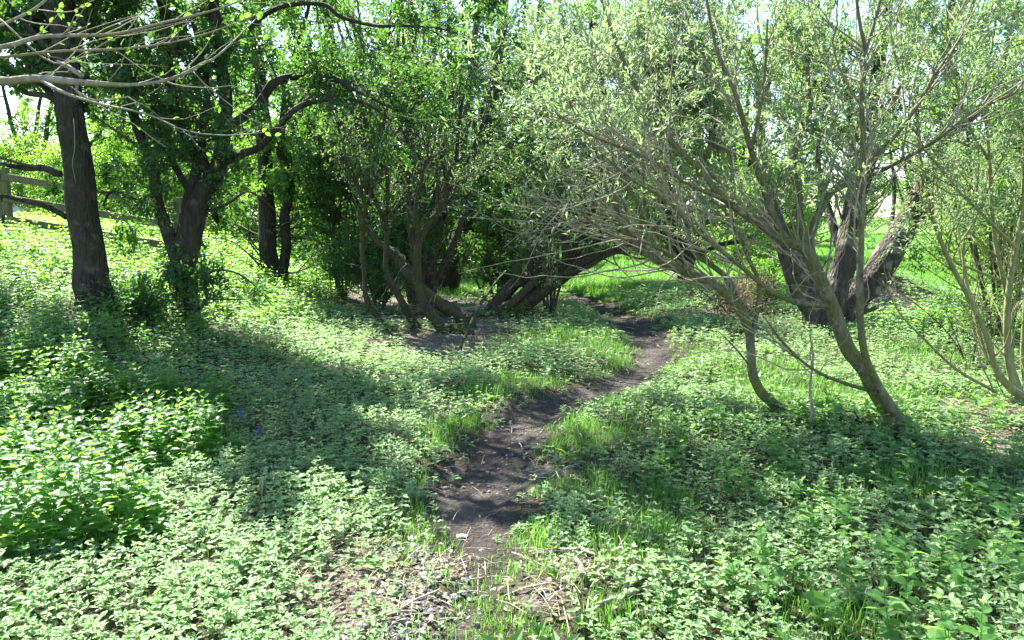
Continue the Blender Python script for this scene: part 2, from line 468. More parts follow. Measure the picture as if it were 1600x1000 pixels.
# ------------------------------------------------------------------ ground cover
def scatter(dens, y0, y1, half=.74, pad=.6, fall=7.0, pw=1.3):
    """random points in the wedge the camera sees; density per m2 at near range, falling with distance beyond `fall`"""
    ys = np.linspace(y0, y1, 400); w = 2 * (half * ys + pad); d = dens * np.where(ys < fall, 1, (fall / ys) ** pw)
    lam = w * d; n = int((lam.mean() * (y1 - y0))); cdf = np.cumsum(lam); cdf = cdf / cdf[-1]
    y = np.interp(rng.random(n), cdf, ys); x = rng.uniform(-1, 1, n) * (half * y + pad)
    return x, y


def zones(x, y):
    pf = path_field(x, y)
    g = blobs(x, y, GRASS) + (fbm(x * 1.3, y * 1.3, 81) - .5) * .5
    g = np.maximum(g, meadow_f(x, y) * 1.1)
    b = np.maximum(blobs(x, y, BARE) * 1.1, blobs(x, y, LITTER + GRAVEL) * 1.1) + (fbm(x * 3, y * 3, 51) - .5) * .6
    return pf, g, b


NETT = [(60, 600, .8), (230, 650, .5), (330, 660, .25), (60, 760, .65), (170, 740, .5), (250, 710, .45), (300, 720, .3), (40, 860, .35), (150, 830, .4), (0, 700, .8), (120, 660, .5)]


def nettle_f(x, y):
    return blobs(x, y, NETT) + (fbm(x * 2, y * 2, 91) - .5) * .35


def ground_cover():
    # low herbs: whorls of leaves
    x, y = scatter(760, 1.9, 26, fall=6, pw=1.25)
    pf, g, b = zones(x, y); nf = nettle_f(x, y)
    hf = fbm(x * 1.1, y * 1.1, 101); r = rng.random(len(x))
    # patches of thinner cover on the near right, so that soil shows between the plants
    thin = sstep(.25, .5, fbm(x * 2.2, y * 2.2, 107)); rightnear = sstep(0.2, 1.2, x) * sstep(5.2, 3.6, y)
    keep = (pf < .02 + .12 * rng.random(len(x)) ** 3) & (r > np.clip(g * 1.25 - .15, 0, .93)) & (rng.random(len(x)) > np.clip(b * 1.3, 0, np.where(y < 4, .8, .97))) & (nf < .5)
    keep &= rng.random(len(x)) < 1 - rightnear * .35 * thin
    keep &= rng.random(len(x)) < sstep(-.02, .34, -pf) * .8 + .2
    edge_h = .45 + .55 * sstep(0, .3, -pf)
    keep &= ~(rng.random(len(x)) < meadow_f(x, y) * .97)
    x, y = x[keep], y[keep]; n = len(x); z = gz(x, y)
    sc_ = np.clip(y / 8, 1, 1.9)
    h = edge_h[keep] * (rng.uniform(.03, .15, n) * (.6 + .9 * hf[keep])) * np.clip(.8 + y * .02, .8, 1.3) * (1 + .5 * sstep(-1, -4, x))
    tilt = rng.normal(size=(n, 2)) * .25
    top = np.stack([x + tilt[:, 0] * h, y + tilt[:, 1] * h, z + h], -1)
    m = 7; a = rng.uniform(0, 6.28, n)[:, None] + np.arange(m)[None] * (6.283 * 2 / m + .35) + rng.normal(size=(n, m)) * .25
    lift = np.where(np.arange(m)[None] < 3, .55, .12) + rng.normal(size=(n, m)) * .18
    D = np.stack([np.cos(a), np.sin(a), lift], -1).reshape(-1, 3)
    D = D + np.repeat(np.stack([tilt[:, 0], tilt[:, 1], 0 * x], -1), m, 0) * .5
    N = np.stack([-np.cos(a) * lift, -np.sin(a) * lift, np.ones_like(a)], -1).reshape(-1, 3) + rng.normal(size=(n * m, 3)) * .22
    S = np.repeat(top, m, 0); S[:, 2] -= np.tile(np.where(np.arange(m) < 4, 0, .35), n) * np.repeat(h, m)
    lv = np.tile(np.where(np.arange(m) < 3, .7, 1.0), n) * rng.uniform(.7, 1.2, n * m)
    big = rng.random(n) < .06 * sstep(.4, .6, vnoise(x * 1.7, y * 1.7, 141)) + .02
    size = np.repeat(rng.uniform(.021, .044, n) * sc_ * (.62 + .8 * fbm(x * .9, y * .9, 131)) * np.where(big, 1.7, 1), m) * lv
    wd = np.repeat(rng.uniform(.40, .62, n), m)
    nearm = np.repeat(y < 8, m)
    parts = [leaves(S[nearm], D[nearm], N[nearm], size[nearm], wd[nearm], 'full'), leaves(S[~nearm], D[~nearm], N[~nearm], size[~nearm], wd[~nearm], 'simple')]
    V, F_ = merge(parts)
    o = mesh_np('ground_cover', V, F_, M['ground_leaf'], smooth=False); tag(o, 'low pale green leafy herbs carpeting the woodland floor', 'ground cover', kind='stuff')
    sel = y < 7; nS = sel.sum()
    P = np.stack([np.stack([x[sel], y[sel], z[sel] - .01], -1), top[sel]], 1)
    V, F_ = tubes(P, np.full((nS, 2), .0012), 3, cap=False)
    o = mesh_np('herb_stems', V, F_, M['twig_yellow']); tag(o, 'thin green stems of the low herbs on the woodland floor', 'herb stems', kind='stuff')
    print('herbs', n, time.time() - T00)

    x, y = scatter(22, 1.9, 9, fall=9); c = vnoise(x * 1.4, y * 1.4, 171); k = (c > .55) & (path_field(x, y) < -.12) & (nettle_f(x, y) < .5); x, y = x[k], y[k]; n = len(x); m = 6
    a = rng.uniform(0, 6.28, n)[:, None] + np.arange(m)[None] * 1.047 + rng.normal(size=(n, m)) * .2; el = rng.uniform(.35, 1.1, (n, m))
    D = np.stack([np.cos(a), np.sin(a), el], -1).reshape(-1, 3); N = np.stack([-np.cos(a) * el, -np.sin(a) * el, np.ones_like(a)], -1).reshape(-1, 3)
    S = np.repeat(np.stack([x, y, gz(x, y) + .01], -1), m, 0)
    V, F_ = leaves(S, D, N, np.repeat(rng.uniform(.06, .14, n), m) * rng.uniform(.6, 1.1, n * m), .34, 'full')
    o = mesh_np('broadleaf_weeds', V, F_, M['mid_leaf'], smooth=False); tag(o, 'darker broad-leaved weeds dotted through the pale herbs', 'weeds', kind='stuff')
    # nettles
    def nettles(x, y, hh, name, label, mat='nettle_leaf', ls=1.0):
        n = len(x); z = gz(x, y); K = 9
        lean = rng.normal(size=(n, 2)) * .12
        t = np.linspace(0, 1, K)
        P = np.stack([x[:, None] + lean[:, :1] * hh[:, None] * t ** 1.5, y[:, None] + lean[:, 1:] * hh[:, None] * t ** 1.5, z[:, None] - .01 + hh[:, None] * t], -1)
        V1, F1 = tubes(P, np.full((n, K), .0028) * np.linspace(1, .5, K), 4, cap=False)
        SS = []; DD = []; NN = []; ZZ = []
        for k in range(1, K):
            az = rng.uniform(0, 6.28, n) * .15 + (k % 2) * 1.57 + rng.uniform(0, 6.28, n)
            for q in (0, 3.1416):
                a = az + q + rng.normal(size=n) * .2
                up = .25 if k < K - 1 else .9
                SS.append(P[:, k]); DD.append(np.stack([np.cos(a), np.sin(a), np.full(n, up) - .5 * (k < 4)], -1))
                NN.append(np.stack([-.3 * np.cos(a), -.3 * np.sin(a), np.ones(n)], -1) + rng.normal(size=(n, 3)) * .25)
                ZZ.append(rng.uniform(.05, .085, n) * ls * (1.15 if 2 < k < K - 2 else .75 if k < K - 1 else .55))
        V2, F2 = leaves(np.concatenate(SS), np.concatenate(DD), np.concatenate(NN), np.concatenate(ZZ), .62, 'full')
        V, F_ = merge([(V1, F1), (V2, F2)])
        o = mesh_np(name, V, F_, M[mat], smooth=False); tag(o, label, 'nettles', kind='stuff')
    x, y = scatter(150, 2.2, 9, fall=9); nf = nettle_f(x, y); k = (nf > .45) & (path_field(x, y) < -.2); x, y, nf = x[k], y[k], nf[k]
    nettles(x, y, (.10 + .30 * sstep(.4, .9, nf)) * rng.uniform(.75, 1.15, len(x)), 'nettle_patch', 'tall dark green nettles massed at lower left of the path')
    x, y = scatter(26, 6, 20, fall=20); f = blobs(x, y, [(130, 520, .9), (210, 560, .7), (300, 540, .5), (40, 440, 2.5), (250, 440, 2.5), (370, 440, 2), (1400, 700, .4), (1550, 520, 1.5)])
    k = (f + rng.random(len(x)) * .4 > .75); x, y = x[k], y[k]
    nettles(x, y, rng.uniform(.2, .5, len(x)), 'bank_nettles', 'loose nettles growing over the bank around the big trunk')
    x, y = scatter(16, 2.3, 6, fall=20); k = (x > .9) & (path_field(x, y) < -.3); x, y = x[k], y[k]
    nettles(x, y, rng.uniform(.1, .3, len(x)), 'scattered_nettles', 'scattered young nettles among pale herbs on the near right')
    x, y = scatter(75, 8.5, 30, fall=11, pw=1.5); f = sstep(-2.2, -3.6, x + .12 * (y - 9) * (y > 9)) * sstep(9.2, 11.5, y + (fbm(x, y, 3) - .5) * 2)
    k = (rng.random(len(x)) < f) & (np.abs(x + 4) + y > 9); x, y = x[k], y[k]
    nettles(x, y, rng.uniform(.15, .5, len(x)), 'bank_undergrowth', 'sunlit yellow-green undergrowth over the bank behind the left trunks', 'bank_leaf', np.clip(y / 11, 1, 1.8))
    # grass
    parts = []
    for dens, y0, y1, fall, pw in ((4200, 1.9, 16, 4.0, 1.35), (1600, 14, 60, 14, 1.9)):
        x, y = scatter(dens, y0, y1, fall=fall, pw=pw)
        pf, g, b = zones(x, y)
        edge = (np.exp(-((pf + .14) / .13) ** 2) * .8 + np.exp(-((pf) / .05) ** 2) * .25) * sstep(.38, .52, fbm(x * 1.6, y * 1.6, 33)) * (y > 2.6)
        prob = np.clip(g * 1.3 - .2, .05 + .09 * (x > .6) * (y < 6), 1) + edge
        prob = np.where(pf > .03, .02 + .3 * (y < 3.9) + .25 * (blobs(x, y, [(740, 870, .3), (770, 950, .3), (700, 840, .2)])) , prob) * (1 - np.clip(b * 1.1, 0, .9))
        k = (rng.random(len(x)) < prob) & (nettle_f(x, y) < .6) & (pf < .12 + .3 * (y < 3.6)); x, y = x[k], y[k]; gg = g[k]; n = len(x)
        tuft = vnoise(x * 7, y * 7, 111)
        h = rng.uniform(.05, .15, n) * (.5 + 1.0 * tuft) * np.clip(.6 + .5 * gg, .55, 1.1) * np.clip(y / 9, 1, 1.25)
        h *= np.where((path_field(x, y) > -.05) | (blobs(x, y, [(740, 860, .25), (770, 950, .3), (800, 1000, .3)]) > .4), .45, 1)
        w = rng.uniform(.0012, .0024, n) * np.clip(y / 7, 1, 5)
        a = rng.uniform(0, 6.28, n); dx, dy = np.cos(a), np.sin(a); bend = rng.uniform(.1, .8, n)
        wx, wy = -dy * w, dx * w; z = gz(x, y) - .005
        B = np.stack([x, y, z], -1)
        def pt(t, s):
            o = B.copy(); o[:, 0] += dx * h * bend * t * t + wx * s; o[:, 1] += dy * h * bend * t * t + wy * s; o[:, 2] += h * (t - .25 * bend * t * t); return o
        V = np.stack([pt(0, -1), pt(0, 1), pt(.5, -.9), pt(.5, .9), pt(1, 0)], 1).reshape(-1, 3)
        i = np.arange(n)[:, None] * 5
        parts.append((V, [i + np.array([[0, 1, 3, 2]]), i + np.array([[2, 3, 4]])])); print('grass', n)
    V, F_ = merge(parts)
    o = mesh_np('grass', V, F_, M['grass'], smooth=False); tag(o, 'bright green grass beside the path and over the meadow behind', 'grass', kind='stuff')
    # straw litter
    x, y = scatter(800, 1.9, 14, fall=3.6, pw=1.4); f = np.maximum(blobs(x, y, LITTER), .22 * blobs(x, y, BARE)); pf = path_field(x, y)
    k = (rng.random(len(x)) < np.clip(f * .5 + .03 * (pf > 0), .012, 1)); x, y = x[k], y[k]; n = len(x)
    a = rng.uniform(0, 6.28, n) * .35 + rng.choice([0, 1.2, 2.6], n); l = rng.uniform(.04, .22, n); z = gz(x, y) + rng.uniform(.004, .05, n)
    tl = rng.normal(size=n) * .12
    d = np.stack([np.cos(a), np.sin(a), tl], -1); c = np.stack([x, y, z], -1)
    P = np.stack([c - d * l[:, None] / 2, c + np.stack([0 * x, 0 * x, .01 + 0 * x], -1), c + d * l[:, None] / 2], 1)
    V, F_ = tubes(P, np.repeat((rng.uniform(.0008, .0024, n) + .0025 * (rng.random(n) < .08))[:, None], 3, 1), 4, cap=False)
    o = mesh_np('straw_litter', V, F_, M['straw']); tag(o, 'dry straw coloured stalks and broken bits lying over the soil', 'litter', kind='stuff')
    # leaf litter
    x, y = scatter(900, 1.9, 16, fall=4, pw=1.5); f = np.maximum(blobs(x, y, LITTER) * .8, .6 * blobs(x, y, BARE)); pf = path_field(x, y)
    k = rng.random(len(x)) < np.clip(f, .03, 1) * np.where(pf > .05, .8, 1); x, y = x[k], y[k]; n = len(x)
    N = rng.normal(size=(n, 3)) * .35 + np.array([0, 0, 1]); D = rng.normal(size=(n, 3)) * np.array([1, 1, .15])
    V, F_ = leaves(np.stack([x, y, gz(x, y) + rng.uniform(.008, .025, n)], -1), D, N, rng.uniform(.02, .05, n), .55, 'full')
    o = mesh_np('leaf_litter', V, F_, M['brown_leaf'], smooth=False); tag(o, 'small brown fallen leaves scattered over bare soil', 'litter', kind='stuff')
    # gravel
    x, y = scatter(1500, 1.9, 8, fall=3.4, pw=1.2); f = blobs(x, y, GRAVEL); pf = path_field(x, y)
    k = rng.random(len(x)) < np.clip(f * 1.1 + .10 * (pf > 0) * (fbm(x * 3, y * 3, 77) > .5), 0, 1); x, y = x[k], y[k]; n = len(x)
    S = ico_batch(x, y, rng.uniform(.006, .02, n)); o = mesh_np('gravel', *S, M['stone'], smooth=False)
    tag(o, 'small grey angular gravel spread at the near edge of path', 'gravel', kind='stuff')


t_ = (1 + 5 ** .5) / 2
ICO = norm(np.array([[-1, t_, 0], [1, t_, 0], [-1, -t_, 0], [1, -t_, 0], [0, -1, t_], [0, 1, t_], [0, -1, -t_], [0, 1, -t_], [t_, 0, -1], [t_, 0, 1], [-t_, 0, -1], [-t_, 0, 1]], float))
ICOF = np.array([[0, 11, 5], [0, 5, 1], [0, 1, 7], [0, 7, 10], [0, 10, 11], [1, 5, 9], [5, 11, 4], [11, 10, 2], [10, 7, 6], [7, 1, 8], [3, 9, 4], [3, 4, 2], [3, 2, 6], [3, 6, 8], [3, 8, 9], [4, 9, 5], [2, 4, 11], [6, 2, 10], [8, 6, 7], [9, 8, 1]])


def ico_batch(x, y, s):
    n = len(x)
    V = ICO[None] * rng.uniform(.6, 1.25, (n, 12, 1)) * rng.uniform(.6, 1.2, (n, 1, 3)) * np.array([1, 1, .65])
    a = rng.uniform(0, 6.28, n); c, s_ = np.cos(a)[:, None], np.sin(a)[:, None]
    V = np.stack([V[..., 0] * c - V[..., 1] * s_, V[..., 0] * s_ + V[..., 1] * c, V[..., 2]], -1) * s[:, None, None]
    V = V + np.stack([x, y, gz(x, y) + s * .25], -1)[:, None]
    return V.reshape(-1, 3), [(ICOF[None] + (np.arange(n) * 12)[:, None, None]).reshape(-1, 3)]


ground_cover()


# ------------------------------------------------------------------ trees
class Tree:
    def __init__(s, name, label, cat, base, group=None, bark='bark_brown', twig='twig_dark', rs=1.0):
        s.base = np.array(base, float); s.d = base[1]; s.rs = rs; print('TREE', label[:40], base.round(2)); s.root = empty(name, base)
        tag(s.root, label, cat, group); s.bark = M[bark]; s.twig = M[twig]; s.l0 = []; s.fine = []

    def px(s, pts):
        out = []
        for p in pts: out.append(T(p[0], p[1], s.d + (p[2] if len(p) > 2 else 0)))
        return out

    def limb(s, pts, r, name='limb', n=None, sides=None, rough=.16, root=False, world=False, mat=None, wob=.02, grow=True):
        """pts: pixel points (px,py[,depth offset]); r: list of radii in metres interpolated along"""
        W = pts if world else s.px(pts)
        W = [np.array(w, float) for w in W]; r = [v * s.rs for v in r]
        if root:
            W = [W[0] - np.array([0, 0, .35])] + W
            r = [r[0] * 1.25] + list(r)
        L = sum(np.linalg.norm(W[i + 1] - W[i]) for i in range(len(W) - 1))
        rm = max(r); n = n or int(np.clip(L / max(.05, rm * .45), 8, 90)); sides = sides or (18 if rm > .1 else 10 if rm > .04 else 7)
        P = catmull(W, n); f = np.linspace(0, 1, n)
        wv = rng.normal(size=3) * 6
        P[1:] += (np.stack([np.sin(f * L * 5 + wv[0]), np.sin(f * L * 6 + wv[1]), np.sin(f * L * 4 + wv[2])], -1) * wob * min(1, rm * 12) * (.45 if rm > .15 else 1))[1:]
        rr = np.interp(f, np.linspace(0, 1, len(r)), r)
        V, F_ = tubes(P[None], rr[None], sides, rough)
        mesh_np(name, V, F_, mat or s.bark, s.root, origin=s.base)
        if grow:
            Kq = 12; q = np.linspace(0, n - 1, Kq).astype(int)
            s.l0.append((P[q], rr[q]))
        return P

    def src(s, sel=None):
        l = s.l0 if sel is None else [s.l0[i] for i in sel]
        return np.stack([a for a, b in l]), np.stack([b for a, b in l])

    def addfine(s, src, sides=4):
        s.fine.append(tubes(src[0], src[1], sides, cap=False))

    def finish(s, leafmat, parts, name='twigs', leafname='crown'):
        if s.fine:
            V, F_ = merge(s.fine); mesh_np(name, V, F_, s.twig, s.root, origin=s.base)['kind'] = 'stuff'
        if parts:
            V, F_ = merge(parts); mesh_np(leafname, V, F_, leafmat, s.root, smooth=False, origin=s.base)
            print(s.root.name, 'leaf faces', sum(len(f) for f in F_), round(time.time() - T00, 1))


def thin_top(zt, kp, yf=None, kf=.25, xr=None, xl=None):
    # crown above the view thinned to let sun through; sparse near side of the crown at y < yf
    def f(S):
        k = (S[:, 2] < 1.75 + .285 * S[:, 1]) | (rng.random(len(S)) < kp)
        if xl is not None: k &= (S[:, 0] > xl) | (S[:, 2] > 2.05) | (rng.random(len(S)) < .12)
        if xr is not None: k &= (S[:, 0] < xr) | (S[:, 2] > 2.55)
        return k if yf is None else k & ((S[:, 1] > yf + (vnoise(S[:, 0] * 2, S[:, 2] * 2, 5) - .5) * .8) | (rng.random(len(S)) < kf))
    return f


def above(zmin):
    return lambda S: S[:, 2] > gz(S[:, 0], S[:, 1]) + zmin


def clip_high(src, z, keep):  # thins twigs above the view so less shade falls on the ground
    P, Rr = src; k = (P[:, 0, 2] < z) | (rng.random(len(P)) < keep)
    return P[k], Rr[k]


def clip_low(src, zmin):
    P, Rr = src; g = gz(P[:, -1, 0], P[:, -1, 1]); k = P[:, :, 2].min(1) > g + zmin
    return P[k], Rr[k]


# --- T1 big left trunk
b = G(152, 488)
t = Tree('tree', 'tall straight tree with thick dark cracked trunk on the left bank', 'tree', b, bark='bark_dark', rs=.8)
t.limb([(155, 492), (148, 455), (142, 420), (134, 360), (124, 290), (114, 210), (106, 130), (100, 50), (94, -60, .1), (90, -200, .2), (100, -400, .2)],
       [.30, .245, .225, .205, .195, .185, .17, .16, .14, .11, .05], 'trunk', root=True, sides=28, rough=.14, n=110)
t.limb([(96, 272), (70, 262), (40, 264), (0, 256), (-80, 230)], [.05, .045, .03, .02])
t.limb([(104, 340), (70, 322), (35, 312), (-20, 300), (-90, 290)], [.045, .035, .028, .015])
t.limb([(98, 110), (130, 40), (170, -60), (240, -160)], [.08, .07, .05, .03])
t.limb([(112, 175), (75, 150), (30, 140, .3), (-20, 100, .6), (-80, 60, .9)], [.045, .04, .035, .025, .015])
t.limb([(106, 110), (60, 60), (20, 10, .2), (-30, -40, .4)], [.05, .045, .035, .02])
t.limb([(96, 60), (60, -20), (10, -100), (-60, -180)], [.08, .06, .05, .03])
t.limb([(102, 180), (60, 120, .4), (20, 60, .8), (-40, -20, 1.2)], [.05, .05, .04, .02])
t.limb([(100, 10), (180, -90, -.5), (300, -190, -1), (420, -260, -1.3)], [.08, .07, .05, .03])
l1 = spawn(t.src(range(1, 9)), 62, .25, 1, (30, 70), (.5, 1.4), 8, .5, .02, .16)
l2 = spawn(l1, 520, .1, 1, (25, 70), (.3, .8), 6, .6, .008, .05)
t.addfine(l1, 5); t.addfine(l2, 3)
t.finish(M['dark_leaf'], [leaves_on(l2, 38000, (.05, .095), .42, 'simple', spread=1, droop=.2, jitter=.03)])

# --- T2 multi stemmed tree
b = G(290, 508)
t = Tree('tree', 'dark many-limbed tree forking low, leaf sprays on its trunk, right of the thickest trunk', 'tree', b, bark='bark_dark', rs=.84)
t.limb([(292, 510), (289, 470), (285, 430), (290, 392), (300, 350), (318, 300), (338, 262), (350, 215), (352, 160), (343, 90), (336, 20), (330, -90), (345, -260)],
       [.22, .175, .17, .19, .16, .14, .12, .10, .095, .085, .08, .06, .03], 'trunk', root=True, sides=24, n=100)
t.limb([(286, 425), (268, 385), (252, 330), (240, 280), (222, 215), (205, 150), (190, 80), (178, -10), (160, -140)], [.10, .10, .085, .08, .07, .06, .05, .04, .02])
t.limb([(293, 400), (290, 350), (300, 300), (306, 255), (290, 215), (272, 160), (262, 100), (255, 0), (250, -120)], [.09, .09, .085, .075, .065, .055, .05, .035, .02])
t.limb([(296, 300, .3), (264, 240, .4), (266, 180, .5), (262, 110, .6), (240, 30, .6)], [.05, .05, .045, .035, .02])
t.limb([(325, 285), (318, 230), (322, 160), (318, 90), (300, 20)], [.06, .06, .05, .045, .03])
t.limb([(336, 268), (362, 245), (400, 232, -.3), (430, 208, -.5), (470, 165, -.6), (520, 152, -.7), (570, 162, -.8), (612, 190, -.8)], [.075, .06, .05, .045, .04, .03, .02, .012])
t.limb([(350, 200), (400, 165), (432, 130), (470, 118), (520, 122, -.5), (570, 150, -.8), (620, 175, -1)], [.06, .065, .06, .045, .035, .02, .012])
t.limb([(345, 90), (420, 20, -.5), (500, 5, -.9), (532, 26, -1), (588, 42, -1), (640, 40, -1), (700, 47, -1), (735, 75, -1), (742, 130, -1)], [.045, .035, .03, .025, .022, .02, .017, .014, .008])
t.limb([(262, 340), (225, 320), (195, 303), (172, 300), (160, 322)], [.035, .03, .025, .02, .012])
t.limb([(302, 490), (322, 470), (320, 438), (338, 422), (372, 428), (398, 448), (425, 478, -.2)], [.02, .022, .02, .018, .013, .009, .005])
t.limb([(318, 468), (350, 468, -.2), (385, 468, -.3)], [.015, .012, .006])
t.limb([(322, 330), (355, 318), (390, 300, .3), (430, 330, .5)], [.025, .02, .015, .007])
t.limb([(330, -20), (380, -120, -.6), (470, -200, -1.2), (560, -240, -1.6)], [.06, .05, .04, .02])
l1 = spawn(t.src(range(1, 9)), 90, .3, 1, (30, 75), (.6, 1.5), 8, .5, .018, .05)
l1b = spawn(t.src([0, 1, 2, 4, 9, 10, 11]), 34, .12, .8, (50, 95), (.25, .8), 7, .3, .008, -.02)
lx = (np.concatenate([l1[0][:, ::1][:, :7], l1b[0]]), np.concatenate([l1[1][:, :7], l1b[1]]))
l2 = spawn(lx, 900, .1, 1, (25, 75), (.25, .7), 6, .6, .006, -.03)
l2 = clip_low(l2, .35)
l3 = spawn(t.src([12, 13]) if len(t.l0) > 13 else t.src([12]), 40, .2, 1, (30, 75), (.6, 1.6), 6, .5, .015, .05)
l4 = spawn(l3, 260, .1, 1, (25, 75), (.25, .7), 6, .6, .006, 0)
for q, k in ((l1, 5), (l1b, 5), (l2, 3), (l3, 4), (l4, 3)): t.addfine(q, k)
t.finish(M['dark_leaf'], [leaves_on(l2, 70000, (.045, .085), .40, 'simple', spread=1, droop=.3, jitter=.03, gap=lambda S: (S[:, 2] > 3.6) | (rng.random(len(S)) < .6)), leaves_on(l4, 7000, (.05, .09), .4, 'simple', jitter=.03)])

# --- T3 twin stem
b = G(432, 452)
t = Tree('tree', 'twin-stemmed slim tree with leafy dark stems, third tree along from the left', 'tree', b, bark='bark_dark')
t.limb([(430, 455), (424, 420), (418, 370), (416, 310), (412, 240), (408, 160), (402, 60), (398, -80), (390, -200)], [.19, .16, .15, .14, .125, .11, .09, .06, .03], 'trunk', root=True)
t.limb([(442, 455), (445, 400), (446, 340), (452, 290), (440, 230), (446, 150), (470, 60), (490, -40)], [.10, .09, .085, .075, .07, .06, .04, .02], 'trunk', root=True)
l1 = spawn(t.src(), 60, .12, 1, (50, 95), (.6, 1.8), 8, .35, .02, .0)
l2 = spawn(l1, 460, .1, 1, (30, 80), (.3, .8), 6, .6, .008, -.08)
l2 = clip_low(l2, 1.3)
t.addfine(l1, 5); t.addfine(l2, 3)
t.finish(M['mid_leaf'], [leaves_on(l2, 14000, (.06, .11), .42, 'simple', spread=1, droop=.3, jitter=.04)])

# --- T4 dark fan trunk behind
b = G(668, 478)
b = T(668, 462, 14.2)
b[2] = gz(b[0], b[1])
t = Tree('tree', 'dark shaded tree fanning out from one base behind the slender mossy stems', 'tree', b, bark='bark_brown')
t.limb([(655, 470), (640, 420), (618, 350), (590, 270), (560, 190), (530, 110), (510, 20), (500, -80)], [.20, .15, .13, .11, .09, .07, .05, .03], 'trunk', root=True)
t.limb([(658, 455), (652, 380), (645, 300), (640, 220), (655, 140), (640, 50), (650, -60)], [.14, .12, .11, .10, .08, .06, .03])
t.limb([(668, 470), (672, 400), (690, 320), (715, 240), (735, 160), (740, 70), (760, -40)], [.17, .14, .12, .10, .08, .06, .03])
t.limb([(640, 410), (600, 370), (560, 320), (520, 260), (480, 200)], [.08, .07, .06, .04, .02])
t.limb([(650, 430), (590, 410), (530, 380), (490, 350)], [.06, .05, .035, .015])
for i in range(13):
    e = rng.uniform(500, 800); y0 = rng.uniform(395, 460); c = 660 + (e - 660) * .12
    t.limb([(c, y0, rng.uniform(-.4, .4)), (c + (e - c) * .38 + rng.uniform(-12, 12), y0 * .72, rng.uniform(-.8, .8)), (c + (e - c) * .68 + rng.uniform(-14, 14), y0 * .42, rng.uniform(-1, 1)), (e, rng.uniform(-20, 60), rng.uniform(-1.2, 1.2))], [.05, .045, .035, .02], 'limb')
l1 = spawn(t.src(), 220, .1, 1, (30, 85), (.8, 2.2), 9, .4, .018, .08)
l1 = clip_low(l1, .2)
l2 = spawn(l1, 1100, .1, 1, (30, 80), (.3, .8), 6, .6, .007, -.05)
l2 = clip_low(l2, .1)
t.addfine(l1, 5); t.addfine(l2, 3)
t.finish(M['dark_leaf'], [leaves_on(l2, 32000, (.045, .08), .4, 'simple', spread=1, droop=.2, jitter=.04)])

# --- dark bush mass left of it
def bush(name, label, cat, px, py, depth, stems, h, spread, nl, leaf, lsize, width=.45, shape='simple', twig='twig_dark', bark='bark_brown', lean=(0, 0), n1=26, n2=380, dens_up=.1, group=None, droop=.2, r0=.022):
    b = T(px, py, depth); b[2] = gz(b[0], b[1])
    t = Tree(name, label, cat, b, bark=bark, twig=twig, group=group)
    for i in range(stems):
        a = rng.uniform(0, 6.28); rr = spread * rng.uniform(.3, 1)
        e = b + np.array([math.cos(a) * rr + lean[0], math.sin(a) * rr * .8 + lean[1], h * rng.uniform(.7, 1.05)])
        s0 = b + np.array([math.cos(a), math.sin(a), 0]) * .12 * spread * rng.uniform(.3, 1); s0[2] = gz(s0[0], s0[1])
        m1 = s0 * .65 + e * .35 + np.array([0, 0, h * .12]) + rng.normal(size=3) * .08; m2 = s0 * .3 + e * .7 + np.array([0, 0, h * .1]) + rng.normal(size=3) * .1
        t.limb([s0, m1, m2, e], [r0, r0 * .8, r0 * .55, r0 * .25], 'stem', world=True, sides=7, root=True)
    l1 = spawn(t.src(), n1, .25, 1, (25, 75), (h * .22, h * .5), 7, .55, .015, dens_up); l1 = clip_low(l1, .08)
    l2 = spawn(l1, n2, .1, 1, (25, 80), (.2, .55), 6, .6, .006, 0); l2 = clip_low(l2, .05)
    t.addfine(l1, 4); t.addfine(l2, 3)
    t.finish(M[leaf], [leaves_on(l2, nl, lsize, width, shape, spread=1, droop=droop, jitter=.03)])
    return t


bush('shrub', 'dense dark evergreen-looking shrub left of the slender mossy stems', 'shrub', 535, 445, 14.2, 7, 3.3, 1.0, 19000, 'dark_leaf', (.045, .08), n1=80, n2=800)
bush('shrub', 'low dark leafy shrub at the foot of the shaded fan-shaped tree', 'shrub', 590, 460, 13, 6, 1.6, 1.0, 12000, 'dark_leaf', (.04, .08), n1=50, n2=400)
bush('shrub', 'dark spreading shrub between the leaning dark trunk and the mossy willow', 'shrub', 770, 455, 15, 6, 2.0, 1.4, 14000, 'dark_leaf', (.05, .09), n1=60, n2=500)

# --- T5 dark leaning trunk
b = T(698, 455, 16); b[2] = gz(b[0], b[1])
t = Tree('tree', 'dark trunk leaning to the right behind the slender mossy stems', 'tree', b, bark='bark_dark')
t.limb([(697, 455), (712, 400), (732, 340), (748, 280), (757, 200), (775, 110), (790, 0), (800, -90)], [.26, .21, .18, .16, .13, .10, .07, .03], 'trunk', root=True)
t.limb([(722, 380), (755, 350), (785, 310), (800, 260)], [.08, .06, .045, .02])
t.limb([(740, 300), (775, 250), (820, 200), (850, 120)], [.07, .06, .045, .02])
t.limb([(755, 220), (720, 160), (690, 90), (680, 0)], [.07, .06, .045, .02])
l1 = spawn(t.src(), 60, .3, 1, (30, 80), (.8, 2.0), 8, .45, .025, .05)
l2 = spawn(l1, 500, .1, 1, (30, 80), (.3, .9), 6, .6, .008, 0)
t.addfine(l1, 5); t.addfine(l2, 3)
t.finish(M['dark_leaf'], [leaves_on(l2, 11000, (.05, .09), .45, 'simple', spread=1, droop=.2, jitter=.04)])

